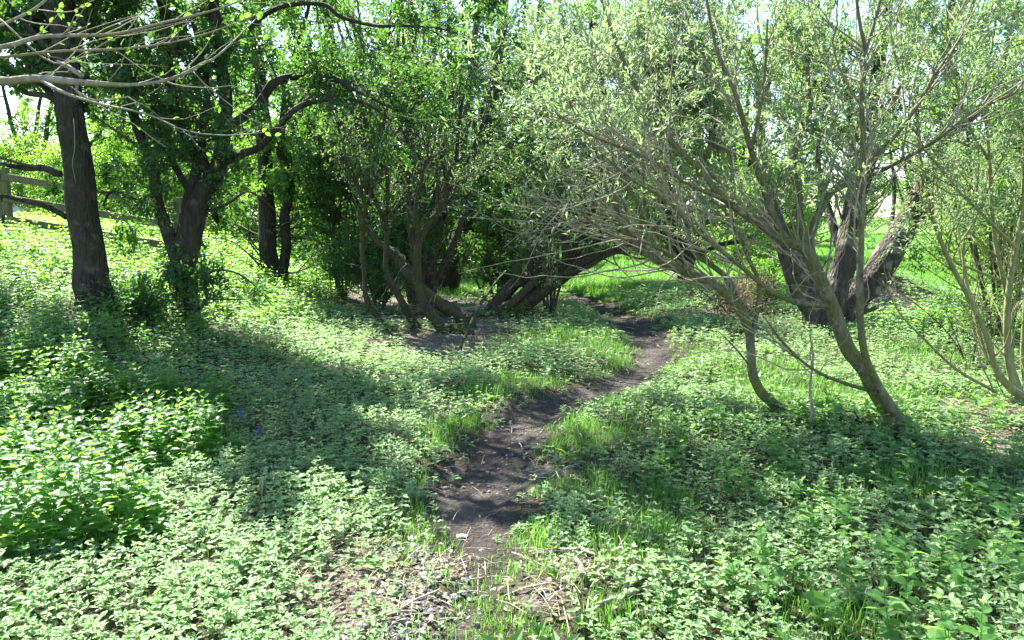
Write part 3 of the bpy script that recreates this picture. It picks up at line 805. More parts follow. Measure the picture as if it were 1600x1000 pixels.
# --- S1 slender mossy stems (goat willow coppice)
b = G(668, 518)
t = Tree('coppiced_willow', 'clump of slender curving mossy stems rising from bare soil left of the path', 'tree', b, bark='bark_mossy', twig='twig_dark', rs=.9)
def stem(t, pts, r, **k): return t.limb(pts, [v * .86 for v in r], 'stem', root=True, **k)
stem(t, [(607, 522, .2), (590, 495, .2), (574, 470, .2), (570, 430, .2), (565, 395, .2), (567, 360, .1), (572, 325), (560, 295), (548, 272), (540, 250), (528, 200), (520, 130), (500, 40), (490, -60)], [.055, .05, .045, .042, .04, .038, .036, .034, .03, .028, .025, .02, .015, .008])
stem(t, [(655, 514, .3), (638, 492, .3), (622, 462, .3), (606, 425, .3), (602, 390, .3), (603, 345, .3), (607, 300, .2), (600, 250), (600, 200), (612, 140), (606, 60), (618, -50)], [.075, .07, .062, .055, .05, .045, .04, .036, .032, .026, .02, .01])
stem(t, [(692, 522), (674, 494), (660, 465), (653, 430), (650, 402), (656, 378), (672, 352), (690, 320), (697, 285), (692, 235), (690, 190), (704, 140), (720, 70), (742, -20)], [.095, .085, .078, .072, .066, .06, .055, .05, .045, .04, .035, .03, .022, .012])
stem(t, [(690, 518, .1), (665, 480, .1), (650, 440, .2), (646, 390, .2), (640, 340, .2), (636, 290, .2), (640, 240, .2), (632, 180, .2), (640, 100, .2), (660, 20, .2), (670, -60)], [.06, .055, .055, .05, .045, .04, .036, .032, .025, .018, .01])
t.limb([(602, 345, .3), (588, 320, .3), (578, 290, .3), (574, 240, .3), (560, 170, .3), (565, 80, .3), (555, -20, .3)], [.035, .032, .03, .026, .022, .016, .008], 'stem')
t.limb([(697, 280), (712, 250), (716, 200, -.2), (730, 130, -.3), (760, 60, -.3), (790, -20, -.3)], [.032, .03, .027, .022, .017, .01], 'stem')
t.limb([(655, 380), (648, 330, -.2), (660, 280, -.3), (668, 220, -.4), (655, 150, -.4), (680, 70, -.4)], [.035, .03, .027, .024, .018, .01], 'stem')
t.limb([(572, 325), (590, 270, .3), (610, 220, .4), (655, 150, .5), (670, 60, .5)], [.025, .022, .02, .015, .01], 'stem')
t.limb([(730, 506, .6), (702, 482, .8), (672, 462, .9), (640, 432, 1.0), (615, 398, 1.1), (585, 370, 1.2), (560, 330, 1.3)], [.12, .11, .10, .085, .07, .05, .03], 'stem', root=True)
t.limb([(740, 522, .1), (715, 514, .1), (690, 512, .1)], [.05, .07, .08], 'stem', grow=False)
t.limb([(590, 475, .3), (606, 448, .3), (620, 415, .3)], [.012, .010, .006], 'stem', grow=False)
l1 = spawn(t.src(range(0, 8)), 130, .4, 1, (15, 60), (.5, 1.6), 9, .5, .014, .18, .14)
l2 = spawn(l1, 560, .1, 1, (20, 70), (.25, .7), 6, .6, .005, .05)
dd = clip_low(spawn(t.src(), 60, .08, .7, (40, 90), (.3, 1.0), 8, .3, .006, .02, .25), .1)
t.addfine(l1, 5); t.addfine(l2, 3); t.addfine(dd, 4)
t.finish(M['sallow_leaf'], [leaves_on(l2, 9000, (.035, .06), .45, 'simple', spread=1, droop=.1, jitter=.02)])

# --- leaning mossy willow beside path
b = G(790, 492)
t = Tree('leaning_willow', 'old mossy willow leaning low to the right over the path', 'tree', b, bark='bark_mossy', twig='twig_dark', rs=.86)
t.limb([(790, 500), (812, 480), (840, 460), (868, 438), (895, 420), (930, 402), (965, 388), (1000, 372, -.3), (1035, 345, -.6)], [.24, .18, .145, .13, .11, .09, .065, .045, .025], 'trunk', root=True, sides=28, rough=.24)
t.limb([(766, 500, .2), (782, 470, .2), (802, 445, .2), (830, 432, .2), (862, 425, .1), (885, 405, .1), (905, 370, .1), (925, 330), (935, 270), (930, 200)], [.20, .15, .12, .10, .085, .07, .055, .045, .035, .02], 'trunk', root=True, sides=24, rough=.24)
t.limb([(778, 495, -.1), (806, 468, -.1), (835, 440, -.1), (858, 425, -.1)], [.11, .09, .075, .05], 'trunk', root=True, grow=False, rough=.22)
t.limb([(812, 448, .1), (810, 425, .1), (812, 404, .1)], [.09, .08, .075], 'limb', grow=False)
t.limb([(830, 440, .2), (827, 400, .2), (830, 340, .3), (824, 270, .4), (830, 190, .4), (828, 110, .4), (820, 30, .4), (815, -60, .4)], [.07, .062, .056, .05, .045, .04, .03, .02])
t.limb([(835, 438, .1), (845, 390, .2), (862, 340, .3), (880, 270, .3), (885, 190, .3), (900, 110, .3), (895, 20, .3)], [.055, .05, .045, .04, .03, .025, .015])
t.limb([(880, 428), (883, 395, -.1), (878, 360, -.1), (862, 325, -.2), (850, 280, -.2)], [.06, .055, .04, .03, .015])
t.limb([(895, 420), (925, 385, .1), (948, 350, .2), (975, 310, .3), (985, 250, .4), (990, 170, .5), (1010, 80, .6)], [.08, .07, .06, .05, .04, .03, .015])
t.limb([(880, 430, -.2), (915, 418, -.3), (945, 400, -.4), (970, 395, -.5), (1000, 405, -.6), (1030, 400, -.7)], [.04, .04, .035, .025, .018, .008])
t.limb([(870, 436, .1), (900, 400, .1), (920, 350, .2), (915, 290, .2), (940, 220, .3)], [.055, .05, .04, .03, .015])
l1 = spawn(t.src(), 120, .35, 1, (25, 75), (.5, 1.5), 8, .45, .016, .1)
l2 = spawn(l1, 900, .1, 1, (25, 75), (.25, .7), 6, .6, .006, .05)
dd = clip_low(spawn(t.src(), 50, .2, 1, (40, 90), (.4, 1.2), 8, .3, .008, -.02, .25), .8)
l2 = clip_low(l2, 1.05)
t.addfine(l1, 5); t.addfine(l2, 3); t.addfine(dd, 4)
t.finish(M['sallow_leaf'], [leaves_on(l2, 22000, (.035, .07), .42, 'simple', spread=1, droop=.1, jitter=.03)])

# --- M1 dark trunk
b = T(1072, 446, 17); b[2] = gz(b[0], b[1])
t = Tree('tree', 'small dark trunk at the far edge of the glade behind the path', 'tree', b, bark='bark_dark')
t.limb([(1072, 450), (1070, 415), (1062, 370), (1050, 320), (1035, 250), (1020, 160), (1010, 60), (1000, -60)], [.22, .19, .17, .14, .11, .08, .05, .03], 'trunk', root=True)
t.limb([(1072, 420), (1090, 370), (1105, 310), (1110, 220), (1130, 130), (1140, 40)], [.12, .11, .09, .07, .05, .03])
t.limb([(1068, 400), (1040, 370), (1000, 345), (960, 330), (910, 325)], [.08, .07, .05, .035, .02])
t.limb([(1075, 405), (1120, 385), (1165, 372), (1200, 350)], [.07, .06, .05, .03])
t.limb([(1060, 350), (1010, 290), (970, 220), (940, 130), (930, 30)], [.07, .07, .05, .04, .02])
l1 = spawn(t.src(), 120, .2, 1, (35, 85), (.8, 2.0), 8, .45, .02, 0)
l1 = clip_low(l1, .8)
l2 = spawn(l1, 1000, .1, 1, (30, 80), (.3, .8), 6, .6, .007, -.05); l2 = clip_low(l2, .85)
t.addfine(l1, 5); t.addfine(l2, 3)
t.finish(M['mid_leaf'], [leaves_on(l2, 26000, (.05, .09), .42, 'simple', spread=1, droop=.2, jitter=.04)])

# --- tree behind the mossy willow, shading the glade
b = T(846, 440, 17.5); b[2] = gz(b[0], b[1])
t = Tree('tree', 'dark-stemmed tree rising straight behind the old mossy willow', 'tree', b, bark='bark_dark')
t.limb([(846, 440), (843, 400), (846, 340), (842, 260), (846, 180), (838, 90), (846, 0), (850, -120)], [.17, .15, .14, .12, .11, .09, .07, .04], 'trunk', root=True)
t.limb([(846, 400), (868, 340), (884, 270), (890, 190), (915, 100), (930, 0), (940, -100)], [.10, .09, .08, .07, .06, .04, .02])
t.limb([(844, 330), (800, 270), (780, 190), (770, 100), (760, 0)], [.08, .07, .06, .045, .02])
t.limb([(882, 280), (930, 230), (985, 190), (1040, 130), (1080, 50)], [.06, .055, .05, .04, .02])
t.limb([(846, 190), (900, 150, -.6), (960, 90, -1.0), (1030, 10, -1.2), (1090, -80, -1.2)], [.06, .055, .05, .035, .02])
l1 = clip_low(spawn(t.src(), 130, .2, 1, (35, 85), (.8, 2.2), 8, .45, .02, 0), 1.0)
l2 = clip_low(spawn(l1, 1000, .1, 1, (30, 80), (.3, .8), 6, .6, .007, -.05), 1.0)
t.addfine(l1, 5); t.addfine(l2, 3)
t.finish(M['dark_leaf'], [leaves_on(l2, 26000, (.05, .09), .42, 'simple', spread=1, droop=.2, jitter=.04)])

# --- B1 old willow with several trunks on the right
b = G(1283, 520)
t = Tree('old_willow', 'old willow with thick cracked trunks spreading from one dark stump', 'tree', b, bark='bark_old', twig='twig_dark', rs=.8)
t.limb([(1282, 522), (1280, 500), (1272, 475), (1255, 450), (1240, 415), (1230, 385), (1215, 350, .1), (1200, 300, .2), (1190, 230, .3), (1185, 150, .4), (1170, 60, .5)], [.30, .27, .24, .21, .19, .17, .12, .09, .07, .05, .03], 'trunk', root=True, sides=24)
t.limb([(1292, 515, .3), (1300, 470, .3), (1315, 430, .4), (1325, 380, .4), (1335, 320, .5), (1352, 260, .5), (1365, 190, .5), (1372, 110, .5), (1385, 20, .5), (1390, -80, .5)], [.22, .20, .19, .175, .16, .14, .12, .10, .07, .04], 'trunk', root=True, sides=22)
t.limb([(1300, 515, .6), (1325, 478, .6), (1352, 450, .7), (1385, 405, .8), (1415, 355, .9), (1440, 305, .9), (1462, 262, .9), (1480, 225, .9), (1490, 160, .9), (1482, 80, .9), (1490, -20, .9)], [.24, .235, .23, .22, .21, .20, .19, .175, .14, .10, .05], 'trunk', root=True, sides=22)
t.limb([(1305, 500, .8), (1340, 485, 1), (1370, 478, 1.2)], [.13, .10, .05], 'limb', grow=False)
t.limb([(1322, 400, .4), (1300, 350, .6), (1285, 300, .8), (1278, 230, .9), (1290, 150, .9), (1280, 60, .9)], [.08, .075, .065, .05, .04, .02])
t.limb([(1478, 235, .9), (1500, 200, 1.1), (1540, 160, 1.3), (1570, 90, 1.4), (1590, 0, 1.4)], [.09, .08, .07, .05, .03])
t.limb([(1385, 405, .8), (1392, 350, 1.1), (1398, 290, 1.3), (1390, 230, 1.4)], [.05, .045, .035, .02])
t.limb([(1455, 275, .9), (1500, 290, 1.2), (1550, 300, 1.4), (1600, 290, 1.6)], [.045, .04, .03, .015])
t.limb([(1345, 290, .5), (1330, 230, .7), (1325, 160, .8), (1310, 60, .8)], [.06, .05, .04, .02])
l1 = spawn(t.src(), 110, .35, 1, (30, 80), (.6, 1.6), 8, .4, .02, .05)
l2 = spawn(l1, 800, .1, 1, (25, 80), (.25, .7), 6, .6, .006, 0)
l2 = clip_low(l2, 2.3)
dd = clip_low(spawn(t.src(), 60, .1, .8, (50, 90), (.4, 1.2), 8, .25, .008, .0, .25), .2)
t.addfine(l1, 5); t.addfine(l2, 3); t.addfine(dd, 4)
t.finish(M['mid_leaf'], [leaves_on(l2, 16000, (.045, .08), .45, 'simple', spread=1, droop=.2, jitter=.03)])

# --- W1 near willow stem
b = G(1228, 655)
t = Tree('willow', 'slim willow whose single curved stem leans left over the herbs', 'tree', b, bark='bark_willow', twig='twig', rs=.85)
t.limb([(1228, 656), (1208, 632), (1190, 612), (1176, 580), (1172, 550), (1168, 518), (1158, 488), (1135, 458), (1100, 440), (1060, 422), (1020, 402), (990, 378), (970, 345), (958, 300), (940, 250, .2), (905, 200, .4), (880, 140, .6), (870, 60, .8)],
       [.052, .047, .045, .042, .041, .042, .044, .04, .038, .036, .033, .03, .028, .024, .02, .017, .013, .008], 'trunk', root=True, n=110, sides=14)
t.limb([(1172, 545), (1178, 515), (1184, 480), (1184, 440), (1170, 405, .1), (1158, 370, .2), (1140, 345, .3), (1125, 290, .4), (1118, 210, .5), (1100, 120, .6), (1090, 20, .7)], [.022, .022, .02, .019, .018, .017, .015, .013, .011, .009, .006])
t.limb([(1160, 490), (1140, 440, .2), (1110, 415, .3), (1082, 392, .4), (1070, 340, .5), (1030, 290, .6), (1010, 210, .7), (1000, 120, .8), (985, 30, .9)], [.03, .028, .026, .022, .02, .017, .014, .010, .006])
t.limb([(1085, 434), (1050, 400, -.2), (1010, 380, -.3), (960, 370, -.4), (920, 345, -.5), (890, 310, -.6)], [.018, .016, .014, .011, .008, .005])
t.limb([(1040, 412), (1020, 360, .2), (1005, 300, .3), (1010, 230, .4), (1050, 150, .5), (1055, 60, .6)], [.02, .018, .016, .013, .01, .006])
t.limb([(1175, 575), (1150, 545, -.2), (1125, 520, -.3)], [.010, .007, .003], grow=False)
t.limb([(990, 378), (1000, 330, -.3), (960, 250, -.4), (950, 160, -.5), (920, 60, -.5)], [.018, .016, .013, .01, .005])
l1 = clip_high(spawn(t.src(), 230, .42, 1, (12, 55), (.6, 1.7), 11, .55, .008, .07, .16, bias=(0, .35, 0)), 3.5, .4)
l2 = spawn(l1, 720, .1, 1, (15, 60), (.2, .6), 6, .6, .0035, .12)
dd = clip_low(spawn(t.src(), 46, .2, .9, (30, 90), (.3, 1.0), 9, .4, .005, .05, .3), .5)
l2 = clip_high(clip_low(l2, 1.35), 3.8, .3)
t.addfine(l1, 5); t.addfine(l2, 3); t.addfine(dd, 4)
t.finish(M['willow_leaf'], [leaves_on(l2, 52000, (.03, .065), .24, 'narrow', spread=.85, droop=.05, jitter=.02, gap=thin_top(3.5, .12, t.d + .4, xl=1.45))])

# --- W2 near willow
b = G(1422, 680)
t = Tree('willow', 'nearest willow, its mossy trunk leaning left and branching into a wide fan', 'tree', b, bark='bark_willow', twig='twig', rs=.88)
t.limb([(1424, 682), (1408, 662), (1388, 638), (1365, 608), (1345, 575), (1325, 548), (1314, 515), (1306, 480), (1292, 448), (1275, 418), (1262, 398), (1240, 385), (1215, 376), (1190, 352), (1160, 326), (1130, 300), (1095, 262), (1050, 225), (1010, 175), (975, 110), (950, 30), (930, -50)],
       [.082, .074, .068, .064, .060, .056, .054, .052, .050, .048, .046, .042, .036, .032, .029, .026, .023, .02, .017, .014, .01, .006], 'trunk', root=True, n=130, sides=16)
t.limb([(1395, 648, -.1), (1370, 600, -.15), (1354, 560, -.2), (1346, 510, -.25), (1342, 450, -.3), (1343, 380, -.3), (1348, 300, -.3), (1350, 220, -.3), (1346, 150, -.3), (1350, 85, -.3), (1342, 30, -.3), (1335, -60, -.3)], [.03, .03, .028, .027, .026, .025, .023, .02, .018, .016, .012, .008])
t.limb([(1350, 88, -.3), (1362, 50, -.3), (1378, -10, -.3), (1385, -80, -.3)], [.013, .012, .01, .006])
t.limb([(1275, 415), (1264, 380, .1), (1275, 340, .2), (1300, 300, .3), (1335, 272, .4), (1372, 240, .4), (1415, 190, .5), (1460, 120, .5), (1500, 60, .5), (1530, -20, .5)], [.034, .032, .03, .028, .025, .023, .02, .017, .014, .008])
t.limb([(1265, 400), (1250, 350, .1), (1250, 300, .15), (1240, 250, .2), (1262, 180, .3), (1262, 100, .4), (1280, 10, .5), (1290, -70, .5)], [.032, .03, .027, .024, .021, .018, .013, .008])
t.limb([(1225, 378), (1205, 330), (1185, 270, -.1), (1170, 220, -.2), (1150, 150, -.3), (1120, 80, -.3), (1100, -20, -.3)], [.027, .026, .024, .021, .018, .014, .008])
t.limb([(1172, 235, -.2), (1185, 180, -.3), (1195, 110, -.3), (1200, 30, -.3)], [.014, .013, .011, .006])
t.limb([(1188, 350), (1150, 320, .3), (1140, 250, .5), (1120, 190, .7), (1080, 120, .9), (1070, 20, 1)], [.022, .02, .018, .015, .012, .007])
t.limb([(1300, 478), (1270, 474, -.05), (1235, 468, -.1), (1195, 448, -.2), (1160, 420, -.3), (1115, 385, -.4), (1080, 352, -.5), (1040, 310, -.6), (990, 280, -.7), (940, 240, -.8)], [.024, .023, .021, .019, .017, .015, .013, .011, .008, .005])
t.limb([(1368, 612), (1330, 602, -.1), (1290, 588, -.2), (1255, 566, -.3), (1220, 530, -.35), (1190, 490, -.4)], [.016, .014, .012, .010, .008, .004])
t.limb([(1150, 320), (1100, 300, -.3), (1050, 270, -.5), (1000, 240, -.6), (930, 215, -.8), (870, 180, -.9)], [.017, .015, .013, .011, .008, .004])
t.limb([(1330, 275, .4), (1345, 230, .7), (1400, 150, .9), (1430, 60, 1), (1440, -40, 1)], [.017, .016, .014, .011, .007])
t.limb([(1300, 300, .3), (1380, 265, .1), (1460, 220, -.1), (1530, 170, -.2), (1610, 140, -.3)], [.016, .015, .013, .010, .006])
l1 = clip_high(spawn(t.src(), 280, .36, 1, (12, 55), (.6, 1.7), 11, .55, .0075, .08, .16, bias=(0, .35, 0)), 3.4, .4)
l2 = spawn(l1, 1050, .1, 1, (15, 60), (.2, .6), 6, .6, .0033, .12)
dd = clip_low(spawn(t.src(), 60, .25, .9, (30, 90), (.3, 1.0), 9, .4, .005, .05, .3), .5)
l2 = clip_high(clip_low(l2, 1.5), 3.6, .1)
t.addfine(l1, 5); t.addfine(l2, 3); t.addfine(dd, 4)
t.finish(M['willow_leaf'], [leaves_on(l2, 64000, (.03, .065), .24, 'narrow', spread=.85, droop=.05, jitter=.02, gap=thin_top(3.4, .05, t.d + .3, xr=b[0] - .35, xl=1.3))])

# --- W3 right edge willow
b = G(1606, 640)
t = Tree('willow', 'bushy willow with yellowish upright rods at the right edge of the picture', 'tree', b, bark='twig_yellow', twig='twig_yellow')
stem(t, [(1610, 640), (1580, 606), (1556, 570), (1538, 520), (1512, 465), (1485, 410), (1462, 350), (1440, 270), (1430, 180), (1400, 90), (1390, 0)], [.042, .036, .03, .026, .022, .02, .018, .015, .012, .009, .005])
stem(t, [(1604, 630, .1), (1580, 590, .1), (1572, 530, .1), (1576, 460, .1), (1588, 390, .1), (1598, 320, .1), (1600, 230, .1), (1612, 130, .1), (1620, 20, .1)], [.034, .032, .03, .028, .026, .024, .02, .014, .008])
stem(t, [(1604, 640, .3), (1582, 570, .3), (1576, 480, .3), (1560, 400, .3), (1550, 330, .3), (1545, 250, .3), (1540, 150, .3), (1552, 60, .3), (1560, -50, .3)], [.026, .024, .022, .02, .018, .016, .013, .01, .006])
stem(t, [(1606, 645, -.1), (1560, 615, -.1), (1500, 580, -.1), (1450, 535, -.1), (1405, 490, -.1), (1380, 440, -.1)], [.018, .016, .013, .010, .007, .004])
stem(t, [(1612, 640, .5), (1600, 560, .5), (1602, 450, .5), (1620, 350, .5), (1640, 200, .5), (1650, 60, .5)], [.03, .028, .025, .02, .015, .008])
stem(t, [(1600, 640, .6), (1545, 560, .8), (1520, 480, 1.0), (1505, 400, 1.1), (1520, 300, 1.2), (1500, 180, 1.3), (1520, 60, 1.3)], [.024, .022, .019, .017, .014, .011, .006])
t.limb([(1545, 250, .3), (1510, 190, .3), (1490, 110, .3), (1480, 10, .3)], [.012, .011, .009, .005])
t.limb([(1590, 390, .1), (1540, 340, -.1), (1500, 300, -.2), (1450, 240, -.3), (1400, 215, -.4)], [.013, .012, .010, .007, .004])
t.limb([(1568, 440, .2), (1520, 420, .2), (1490, 400, .2), (1530, 330, .2), (1550, 240, .2)], [.012, .011, .010, .008, .005])
l1 = spawn(t.src(), 110, .25, 1, (15, 55), (.4, 1.3), 9, .55, .007, .2, .13)
l2 = spawn(l1, 520, .1, 1, (15, 60), (.2, .6), 6, .6, .003, .1)
dd = clip_low(spawn(t.src(), 55, .05, .8, (30, 90), (.3, 1.0), 9, .4, .004, .05, .3), .05)
l2 = clip_low(l2, .8)
t.addfine(l1, 5); t.addfine(l2, 3); t.addfine(dd, 4)
l2 = clip_low(l2, 1.2)
t.finish(M['willow_leaf'], [leaves_on(l2, 17000, (.028, .06), .26, 'narrow', spread=.9, droop=.05, jitter=.02, gap=thin_top(3.6, .4))])

# --- overhanging branch, upper left
b = T(-420, 140, 3.3); b[2] = gz(b[0], b[1])
t = Tree('hazel_tree', 'nearly bare pale branches reaching in from a tree left of the frame', 'tree', b, bark='twig', twig='twig')
_l = t.limb
t.limb = lambda p, r, *k, **q: _l(p, [v * (1 if q.get('world') else .68) for v in r], *k, **q)
top = T(-420, 60, 3.3)
t.limb([b, b * .5 + top * .5 + np.array([.05, .05, 0]), top, top + np.array([-.1, .1, .9]), top + np.array([0, .2, 2.0])], [.12, .10, .09, .07, .04], 'trunk', world=True, root=True, grow=False)
t.limb([(-415, 150), (-200, 120), (-60, 112), (0, 123), (55, 122), (130, 131), (205, 136), (262, 125), (310, 100), (345, 80), (400, 30, .2)], [.055, .04, .032, .028, .024, .02, .011, .009, .007, .006, .003])
t.limb([(-415, 120), (-150, 95), (0, 76), (60, 58), (110, 53), (180, 51), (250, 38), (330, 20), (400, -8)], [.035, .025, .016, .013, .011, .009, .007, .006, .003])
t.limb([(-150, 100, .1), (0, 89, .1), (90, 80, .1), (200, 76, .1), (290, 62, .1), (370, 36, .1), (440, 4, .1)], [.012, .009, .008, .007, .005, .004, .002])
t.limb([(60, 122), (95, 142, -.1), (150, 160, -.1), (230, 178, -.1), (290, 204, -.1), (350, 212, -.1), (410, 208, -.1)], [.012, .010, .006, .005, .004, .003, .0015])
t.limb([(90, 95), (110, 105), (130, 118)], [.008, .014, .016], grow=False)
t.limb([(0, 40, .2), (60, 10, .2), (110, -40, .2)], [.010, .008, .005])
t.limb([(120, 132), (125, 150), (160, 158), (205, 152), (215, 172)], [.008, .007, .006, .004, .002])
t.limb([(115, 185, .1), (117, 230, .1), (113, 255, .1), (118, 285, .1)], [.002, .0015, .001], grow=False)
t.limb([(300, 110, .1), (330, 140, .1), (400, 190, .2), (470, 205, .3)], [.004, .003, .002, .001])
t.limb([(0, 30, .1), (90, 100, .1), (180, 60, .15), (300, 30, .2)], [.006, .005, .004, .002])
l1 = spawn(t.src(), 60, .25, 1, (15, 55), (.15, .6), 8, .5, .003, .04, .14)
t.addfine(l1, 4)
S = np.array([T(*p) for p in [(275, 12, 3.3), (268, 6, 3.4), (410, 18, 3.3), (128, 52, 3.3), (110, 94, 3.3), (195, 60, 3.4), (242, 50, 3.3), (300, 22, 3.3), (20, 10, 3.3), (50, 22, 3.4), (540, 8, 3.4), (640, 14, 3.4), (420, 55, 3.4), (730, 175, 3.6), (500, 55, 3.5)]])
n = len(S)
pl = leaves(S, rng.normal(size=(n, 3)) * np.array([1, .3, .6]) + np.array([0, 0, -.5]), rng.normal(size=(n, 3)) * .5 + np.array([0, -1, .3]), rng.uniform(.022, .04, n), .7, 'full')
for p in S:
    pass
t.finish(M['mid_leaf'], [pl[:2] and pl, leaves_on(l1, 110, (.015, .035), .6, 'full')], leafname='leaves')

# ------------------------------------------------------------------ background trees: prototypes then copies
def proto_tree(h, spread, nleaf, leaf, lsize, seed_stems=3):
    b = np.array([0, 0, 0.])
    root = empty('background_tree', b)
    l0 = []
    tr = []
    for i in range(seed_stems):
        a = i * 6.28 / seed_stems + rng.uniform(0, 1.5); rr = spread * rng.uniform(.3, .7)
        W = [[0, 0, -.3], [math.cos(a) * rr * .1, math.sin(a) * rr * .1, h * .15], [math.cos(a) * rr * .4, math.sin(a) * rr * .4, h * .45], [math.cos(a) * rr * .8, math.sin(a) * rr * .8, h * .75], [math.cos(a) * rr, math.sin(a) * rr, h]]
        P = catmull(W, 24); P[3:] += np.cumsum(rng.normal(size=(21, 3)) * .025, 0); rr_ = np.interp(np.linspace(0, 1, 24), [0, .1, .5, 1], [.22, .17, .11, .03]) * h / 8
        tr.append(tubes(P[None], rr_[None], 10, .15)); l0.append((P[::2][:12], rr_[::2][:12]))
    V, F_ = merge(tr); mesh_np('trunk', V, F_, M['bark_dark'], root)
    src = (np.stack([a for a, b in l0]), np.stack([b for a, b in l0]))
    l1 = spawn(src, 46, .12, 1, (35, 85), (spread * .5, spread * 1.1), 8, .5, .05, .05)
    l2 = spawn(l1, 330, .15, 1, (30, 80), (.5, 1.3), 6, .55, .015, 0)
    V, F_ = merge([tubes(*l1, 5, cap=False), tubes(*l2, 3, cap=False)]); mesh_np('branches', V, F_, M['twig_dark'], root)['kind'] = 'stuff'
    V, F_ = leaves_on(l2, nleaf, lsize, .5, 'simple', spread=1.1, droop=.2, jitter=.12)
    mesh_np('crown', V, F_, M[leaf], root, smooth=False)
    return root


def copy_tree(root, loc, rz, s):
    r = root.copy(); COL.objects.link(r); r.location = loc; r.rotation_euler = (0, 0, rz); r.scale = (s, s, s * rng.uniform(.9, 1.1))
    for ch in root.children:
        c = ch.copy(); COL.objects.link(c); c.parent = r
    return r


protos = [proto_tree(8.5, 3.0, 17000, 'bright_leaf', (.09, .17)), proto_tree(7, 2.6, 14000, 'mid_leaf', (.09, .16), 4), proto_tree(9, 2.6, 16000, 'mid_leaf', (.09, .17), 2), proto_tree(3.2, 2.0, 13000, 'bright_leaf', (.07, .13), 5)]
# (px at base, depth, proto, scale, label)
BG = [(-260, 17, 1, .8, 'leafy tree beyond the rail fence at the far left edge'),
      (60, 31, 0, .8, 'bright backlit tree standing beyond the wooden rail fence'),
      (180, 28, 2, .9, 'tree seen in the gap between the two largest left trunks'),
      (300, 24, 0, .85, 'sunlit tree directly behind the low-forking dark tree'),
      (385, 30, 1, 1.0, 'pale green tree behind the curled low branch'),
      (500, 22, 2, .9, 'tall leafy tree behind the dense dark shrub'),
      (600, 27, 0, .95, 'backlit tree glimpsed through the slender mossy stems'),
      (700, 24, 1, .95, 'yellow green tree behind the trunk that leans right'),
      (790, 29, 0, 1.0, 'bright tree rising behind the leaning mossy willow'),
      (880, 33, 2, 1.0, 'tree on the far side of the sunny glade, above the mossy willow'),
      (970, 30, 1, .9, 'tree beyond the glade, above where the path disappears'),
      (1050, 26, 2, .85, 'tree right behind the small dark trunk at the glade edge'),
      (1150, 28, 0, .9, 'leafy tree behind the curved slim willow'),
      (1240, 36, 2, 1.0, 'distant tree behind the pale stub of the old willow'),
      (1340, 58, 1, 1.1, 'faraway tree on the horizon between the old willow trunks'),
      (1420, 62, 0, 1.1, 'faraway tree past the meadow under the leaning old trunk'),
      (1510, 50, 2, 1.1, 'faraway tree at the meadow edge right of the leaning old trunk'),
      (1560, 22, 1, .85, 'dark green tree behind the yellowish rods at far right'),
      (1640, 18, 2, .8, 'tree just inside the right edge, behind the bushy willow'),
      (1700, 28, 0, .9, 'tree beyond the right edge of the meadow')]
SH = [(130, 19.5, 3, .6, 'sunlit bush behind the straight thick trunk'),
      (235, 19, 3, .7, 'sunlit bush between the two largest left trees'),
      (350, 20, 3, .75, 'bright bush behind the curled low branch'),
      (480, 19, 3, .9, 'bright bush behind the twin-stemmed tree'),
      (620, 21, 3, .9, 'backlit bush showing through the mossy stems'),
      (710, 20, 3, .8, 'yellow green bush behind the dark leaning trunk'),
      (820, 24, 3, .8, 'bush on the far glade edge, left part'),
      (930, 34, 3, .9, 'bush closing the back of the sunny glade'),
      (1010, 36, 3, .9, 'bush at the back of the glade near the dark trunk'),
      (1150, 22, 3, .6, 'bush behind the curved slim willow'),
      (1230, 26, 3, .8, 'bush behind the old willow stub'),
      (1560, 17, 3, .7, 'bush among the yellowish rods at the right'),
      (-60, 24, 3, .8, 'bush beyond the rail fence')]
for k, (lst, cat, grp) in enumerate(((BG, 'tree', 'trees closing the background'), (SH, 'bush', 'bushes in the background'))):
    used = {}
    for px, d, pi, s, lab in lst:
        x = (px - 800) / F * d; loc = (x, d, float(gz(x, d)))
        r = copy_tree(protos[pi], loc, rng.uniform(0, 6.28), s)
        r.name = 'background_tree' if k == 0 else 'background_bush'
        tag(r, lab, cat, grp)
for p in protos:
    for c in list(p.children): bpy.data.objects.remove(c)
    bpy.data.objects.remove(p)

# ------------------------------------------------------------------ small things
def box(c, s, rz=0.0, tilt=0.0, jag=.0):
    V = np.array([[x, y, z] for x in (-.5, .5) for y in (-.5, .5) for z in (-.5, .5)]) * np.array(s)
    V = V + rng.normal(size=V.shape) * jag
    ct, st = math.cos(tilt), math.sin(tilt); V = np.stack([V[:, 0] * ct - V[:, 2] * st, V[:, 1], V[:, 0] * st + V[:, 2] * ct], -1)
    c_, s_ = math.cos(rz), math.sin(rz); V = np.stack([V[:, 0] * c_ - V[:, 1] * s_, V[:, 0] * s_ + V[:, 1] * c_, V[:, 2]], -1)
    return V + np.array(c), [np.array([[0, 1, 3, 2], [4, 6, 7, 5], [0, 4, 5, 1], [2, 3, 7, 6], [0, 2, 6, 4], [1, 5, 7, 3]])]


def bevel(o, w=.008):
    m = o.modifiers.new('bevel', 'BEVEL'); m.width = w; m.segments = 2


